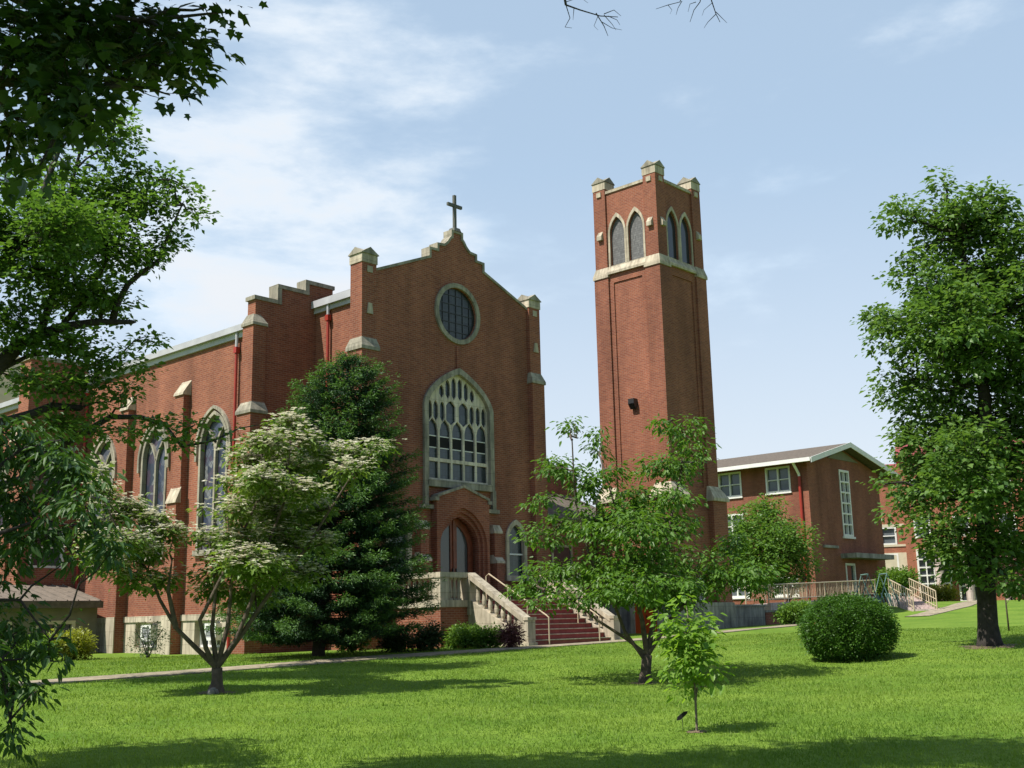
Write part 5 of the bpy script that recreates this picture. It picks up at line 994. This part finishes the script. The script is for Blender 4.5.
# spruce beside the steps
D = 33.5; b0 = trunkbase(318, 655, D)
tr = thing('spruce_tree', b0, 'dense dark green conical spruce at the corner of the church', 'tree', 'trees on the lawn')
m_ = MB(); topz = at(350, 358, D); H = topz[2]-b0[2]; lean = (topz-b0)*[1, 1, 0]
def axis_at(h): return b0 + lean*(h/H)**1.0 + [0, 0, h]
m_.tube([b0-[0, 0, .2]] + [axis_at(H*t) for t in (.02, .3, .6, .95)], [.22, .19, .14, .09, .02], 10)
cs, axs, nms, lens, tints = [], [], [], [], []; nc = []
for h in np.arange(.6, H, .33):
    t = h/H
    Rm = np.interp(t, [0, .08, .25, .42, .6, .75, .86, .95, 1], [2.8, 3.1, 3.0, 2.6, 2.15, 1.65, 1.25, .65, .08])
    nb = int(13 + 7*(1-t)); a0 = RNG.uniform(0, 6.28)
    for j in range(nb):
        a = a0 + 2*math.pi*j/nb + RNG.normal()*.15; Lb = Rm*RNG.uniform(.72, 1.10); dirh = np.array([math.cos(a), math.sin(a), 0])
        base = axis_at(h + RNG.normal()*.10); ks = max(3, int(Lb/.14)); droop = np.interp(t, [0, .5, 1], [-.10, -.02, .45])
        pts = [base + dirh*Lb*s + np.array([0, 0, Lb*(droop*s + .16*s*s)]) for s in np.linspace(0, 1, 5)]
        m_.tube(pts, list(np.linspace(.022, .005, 5)), 3, False)
        for s in np.linspace(.30, 1, ks):
            c = base + dirh*Lb*s + np.array([0, 0, Lb*(droop*s + .16*s*s)]); sl = .10 + .42*(1-s)*min(1, Lb/2) + .07
            for side in (-1, 1):
                dv_ = dirh*.65 + side*np.array([-dirh[1], dirh[0], 0])*.8; dv_ /= np.linalg.norm(dv_)
                for q in np.arange(0, sl, .10):
                    cs.append(c + dv_*q + RNG.normal(size=3)*.045); axs.append(dv_ + dirh*.4 + RNG.normal(size=3)*.35 + [0, 0, .10]); tints.append(s)
cs = np.array(cs); axs = np.array(axs); tints = np.array(tints)
cc = np.repeat(cs, 6, axis=0) + RNG.normal(size=(len(cs)*6, 3))*np.array([.055, .055, .04]); aa = np.repeat(axs, 6, axis=0) + RNG.normal(size=(len(cs)*6, 3))*.45
tip = np.repeat(tints, 6) > .82
m_.build('trunk', M['bark_dark'], tr, True)
nl = len(cc); ln_ = RNG.uniform(.07, .13, nl)
leaf_mesh('needles', cc[~tip], aa[~tip], up_normals((~tip).sum(), .8), ln_[~tip], ln_[~tip]*.30, 'oval', M['needle'], tr, b0)
leaf_mesh('new_growth', cc[tip], aa[tip], up_normals(tip.sum(), .8), ln_[tip], ln_[tip]*.30, 'oval', M['needle_tip'], tr, b0)

# small round tree before the classroom block
D = 67; b0 = trunkbase(786, 604, D)
tr = thing('round_tree', b0, 'small dense round-headed green tree in front of the classroom block', 'tree', 'trees on the lawn')
cl_ = pxclumps([(770, 512, 20, 16), (765, 535, 34, 24), (795, 540, 22, 22), (745, 545, 20, 22), (770, 565, 44, 24), (800, 562, 22, 18), (740, 570, 16, 16), (778, 582, 34, 12), (770, 545, 34, 26, 1.2), (770, 545, 34, 26, -1.2), (765, 505, 10, 10), (742, 525, 18, 20), (735, 555, 16, 20), (756, 515, 16, 14)], D, 6, .8)
m_ = MB(); P_ = [b0-[0, 0, .1], b0+[0, 0, .3], at(794, 590, D), at(806, 578, D), at(795, 560, D)]; m_.tube(P_, [.12, .10, .09, .08, .05], 8); ends = limbs_to(m_, P_[2:], cl_, .05, 4); m_.build('trunk', M['bark'], tr, True)
sp, d, k = sprays(cl_, 2000, .6); foliage('crown', sp, d, 12, .15, .15, .10, 'oval', M['leaf_round'], tr, b0, .2, .6)

# sapling with a stake-like double stem and its dark tag
D = 15; b0 = trunkbase(697, 732, D)
tr = thing('sapling', b0, 'young pale green sapling on a thin stem in the middle of the lawn', 'tree', 'trees on the lawn')
cl_ = pxclumps([(686, 606, 12, 12, .0), (672, 622, 16, 13), (700, 622, 14, 12), (690, 635, 24, 12), (668, 640, 12, 10), (708, 640, 12, 12), (682, 655, 22, 12), (705, 655, 18, 9), (672, 672, 16, 9), (700, 676, 20, 10), (690, 688, 18, 10), (714, 672, 10, 8), (716, 688, 10, 6), (690, 640, 20, 20, .25), (690, 660, 20, 20, -.25)], D, 12, .25)
m_ = MB(); P_ = [b0-[0, 0, .05], b0+[0, 0, .02], at(695, 690, D), at(692, 650, D), at(687, 610, D)]; m_.tube(P_, [.022, .018, .015, .011, .005], 6); m_.tube([b0+[.03, .02, -.05], b0+[.035, .02, .35], at(699, 670, D), at(706, 640, D)], [.014, .012, .009, .005], 6, False)
nodes = [at(697-10*t, 700-90*t, D) for t in np.linspace(0, 1, 9)]; ends = limbs_to(m_, nodes, cl_, .008, 4, .05); m_.build('trunk', M['bark_pale'], tr, True)
sp, d, k = sprays(cl_, 150, .2); foliage('crown', sp, d, 9, .07, .085, .05, 'long', M['leaf_sap'], tr, b0, .3, .65, .8)
c = at(682, 716, D); o = thing('plant_marker', (c[0], c[1], gz(c[0], c[1])), 'small dark plant tag on a wire beside the sapling stem', 'tag'); q = MB(); zz = gz(c[0], c[1]); q.tube([(c[0], c[1], zz-.05), (c[0], c[1], c[2])], .003, 5); q.build('wire', M['metal'], o)
def FT(u, v, w): return (c[0]+RT0[0]*u+FH[0]*w, c[1]+RT0[1]*u+FH[1]*w, c[2]+v)
q = MB(); q.plate([[(-.07, -.055), (-.02, -.045), (.07, .03), (.075, .06), (.02, .05), (-.06, -.01)]], FT, -.006, .006); q.build('plate', M['dark'], o)
c = at(213, 694, 22.2); q = MB(); q.lathe((c[0], c[1], gz(c[0], c[1])-.05), [(.07, 0), (.09, .07), (.07, .13), (.03, .16)], 9); q.v = [(x+.3*(x-c[0]), y, z) for x, y, z in q.v]; single(q, 'stone', M['concrete'], (c[0], c[1], gz(c[0], c[1])), 'small grey stone at the foot of the flowering tree', 'stone', None, True)

# thin young tree at the far right
D = 38; b0 = trunkbase(1008, 622, D)
tr = thing('sapling', b0, 'leafless thin young tree standing alone at the far right edge', 'tree', 'trees on the lawn')
m_ = MB(); m_.tube([b0-[0, 0, .1], b0+[0, 0, .9], b0+[.05, 0, 1.6]], [.03, .022, .008], 6); 
for k in range(9):
    a = RNG.uniform(0, 6.28); z = RNG.uniform(.6, 1.4); m_.tube([b0+[0, 0, z], b0+[.3*math.cos(a), .3*math.sin(a), z+.4]], [.008, .003], 4, False)
m_.build('trunk', M['bark'], tr, True)

# ---- shrubs
def shrub(name, c, r, h, n, per, ln, wd, material, label, lobes=5, cat='shrub', group='shrubs', hard=False, seed=1, kind='oval', droop=0.):
    rg = np.random.default_rng(seed); z0 = gz(c[0], c[1]); b = np.array([c[0], c[1], z0])
    o = thing(name, b, label, cat, group)
    if hard: cl_ = [(b+[0, 0, h*.52], (r, r, h*.52))]
    else:
        cl_ = [(b+[0, 0, h*.45], (r*.72, r*.72, h*.45))]
        for q in range(lobes): a = 2*math.pi*q/lobes+rg.uniform(-.3, .3); cl_.append((b+[math.cos(a)*r*.55, math.sin(a)*r*.55, h*rg.uniform(.3, .6)], (r*.45, r*.45, h*rg.uniform(.28, .42))))
    m_ = MB()
    for q in range(9): a = rg.uniform(0, 6.28); m_.tube([b-[0, 0, .05], b+[math.cos(a)*r*.25, math.sin(a)*r*.25, h*.35], b+[math.cos(a)*r*.6, math.sin(a)*r*.6, h*.7]], [.025, .016, .006], 5, False)
    m_.build('stems', M['bark_dark'], o, True)
    sp, d, k = sprays(cl_, n, .86 if hard else .6)
    if hard:
        bump_ = (1 + .10*np.sin(d[:, 0]*7+1)*np.sin(d[:, 1]*6+.5)*np.cos(d[:, 2]*5) + .05*np.sin(d[:, 0]*17)*np.sin(d[:, 1]*15+2))
        fl_ = np.where(d[:, 2] < 0, np.clip((1-np.abs(d[:, 2])**2.8)**.36/np.sqrt(np.clip(1-d[:, 2]**2, .02, 1)), 1, 1.30), 1.)[:, None]*np.array([1, 1, 0]) + np.array([0, 0, 1.]) ; sp = b+[0, 0, h*.52] + (sp-b-[0, 0, h*.52])*bump_[:, None]*fl_*[.97, .97, 1]
    sp[:, 2] = np.maximum(sp[:, 2], z0+.03)
    foliage('foliage', sp, d, per, .05 if hard else .08, ln, wd, kind, material, o, b, droop, .8, .9)
    return o
c = at(850, 655, 28.2); shrub('round_bush', c, 1.10, 1.40, 5200, 9, .05, .028, M['leaf_bush'], 'large clipped round bush standing alone on the right of the lawn', hard=True, seed=4)
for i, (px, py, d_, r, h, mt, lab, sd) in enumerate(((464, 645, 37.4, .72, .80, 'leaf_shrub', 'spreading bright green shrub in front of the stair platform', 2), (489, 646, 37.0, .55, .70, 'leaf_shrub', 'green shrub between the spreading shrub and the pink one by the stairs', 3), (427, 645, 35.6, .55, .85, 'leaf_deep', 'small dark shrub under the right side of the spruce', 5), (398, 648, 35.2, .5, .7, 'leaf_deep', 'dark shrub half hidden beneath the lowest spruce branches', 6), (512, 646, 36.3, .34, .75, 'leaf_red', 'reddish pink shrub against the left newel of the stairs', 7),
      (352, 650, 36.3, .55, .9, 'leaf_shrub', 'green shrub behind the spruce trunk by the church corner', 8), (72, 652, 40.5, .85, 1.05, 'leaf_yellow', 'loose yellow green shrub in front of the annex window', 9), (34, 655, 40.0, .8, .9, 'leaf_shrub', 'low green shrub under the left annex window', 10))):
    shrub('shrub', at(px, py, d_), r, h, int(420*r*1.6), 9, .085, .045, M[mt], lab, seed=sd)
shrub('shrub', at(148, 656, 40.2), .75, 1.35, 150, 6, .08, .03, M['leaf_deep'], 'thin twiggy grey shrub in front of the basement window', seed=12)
shrub('shrub', at(940, 604, 92), 1.6, 1.5, 700, 9, .14, .08, M['leaf_yellow'], 'bright yellow shrub beside the glazed campus entrance', seed=13)
shrub('shrub', at(897, 600, 80), 1.6, 2.6, 900, 9, .16, .09, M['leaf_shrub'], 'tall green shrub behind the outdoor stairs', seed=14)
shrub('shrub', at(795, 618, 54), 1.0, 1.1, 500, 9, .12, .06, M['leaf_shrub'], 'green shrub above the low dark brick wall', seed=15)
shrub('shrub', at(1012, 606, 78), 2.2, 3.6, 900, 8, .16, .09, M['leaf_red'], 'reddish shrub behind the big tree trunk at the right edge', seed=16)

# ---- worn soil round the stems
M['soil'] = mat('worn_soil', (.17, .12, .075), .95, .25, 7)
for (px, py, dd, rr) in ((697, 732, 15, .16), (645, 684, 24, .36), (216, 692, 22.5, .40), (990, 645, 30, .75)):
    c = trunkbase(px, py, dd); mb = MB(); k_ = 28; mb.v.append((c[0], c[1], gz(c[0], c[1])+.02))
    for i in range(k_):
        a = 2*math.pi*i/k_; q = rr*RNG.uniform(.6, 1.15); x, y = c[0]+q*math.cos(a), c[1]+q*math.sin(a); mb.v.append((x, y, gz(x, y)+.006))
    mb.f = [(0, 1+i, 1+(i+1) % k_) for i in range(k_)]
    tag(mb.build('soil', M['soil'], None, True), kind='structure')
# ---- grass blades
ng = 520000
ang = RNG.uniform(-.56, .74, ng); dist = 10.5 + (42-10.5)*RNG.random(ng)**1.35
gxp = CAM[0] + dist*(FH[0]*np.cos(ang) + RT0[0]*np.sin(ang)); gyp = CAM[1] + dist*(FH[1]*np.cos(ang) + RT0[1]*np.sin(ang))
pth = np.array(PATH); dmin = np.full(ng, 1e9)
for i in range(len(pth)-1):
    a, b_ = pth[i], pth[i+1]; ab = b_-a; t = np.clip(((gxp-a[0])*ab[0]+(gyp-a[1])*ab[1])/(ab@ab), 0, 1); dmin = np.minimum(dmin, np.hypot(gxp-a[0]-t*ab[0], gyp-a[1]-t*ab[1]))
ok = (dmin > .40 + .25*RNG.random(ng)) & ~((gxp > .8) & (gyp > -6.2)) & ~((gxp > -2.7) & (gyp > -.4)) & ~((gxp < -2.5) & (gyp > 13))
gxp, gyp, dist = gxp[ok], gyp[ok], dist[ok]; n = len(gxp)
def vnoise(x, y, sc, seed):
    rg = np.random.default_rng(seed); T_ = rg.random((64, 64)); x = x*sc; y = y*sc; xi = np.floor(x).astype(int); yi = np.floor(y).astype(int); fx = x-xi; fy = y-yi; fx = fx*fx*(3-2*fx); fy = fy*fy*(3-2*fy)
    q = lambda a, b: T_[a % 64, b % 64]
    return (q(xi, yi)*(1-fx)+q(xi+1, yi)*fx)*(1-fy) + (q(xi, yi+1)*(1-fx)+q(xi+1, yi+1)*fx)*fy
tone = .45*vnoise(gxp, gyp, .5, 1) + .33*vnoise(gxp, gyp, 1.7, 2) + .22*vnoise(gxp, gyp, 5, 3)
clump = np.clip(RNG.normal(.42, .2, n)*.55 + (tone-.5)*1.1 + .16, 0, 1); clump[RNG.random(n) < .004] = 1.0
ax = np.stack([RNG.normal(size=n)*.45, RNG.normal(size=n)*.45, np.ones(n)], 1); nm = np.stack([RNG.normal(size=n), RNG.normal(size=n), np.zeros(n)], 1)
hgt = (RNG.gamma(5, .0072, n)*(.6+.8*vnoise(gxp, gyp, 1.1, 5))).clip(.015, .15); wdt = (.0045 + .0005*dist)*RNG.uniform(.7, 1.4, n)
gr = leaf_mesh('grass', np.stack([gxp, gyp, ground(gxp, gyp)-.005], 1), ax, nm, hgt, wdt, 'blade', M['blade'], None, np.zeros(3), clump); gr['kind'] = 'stuff'
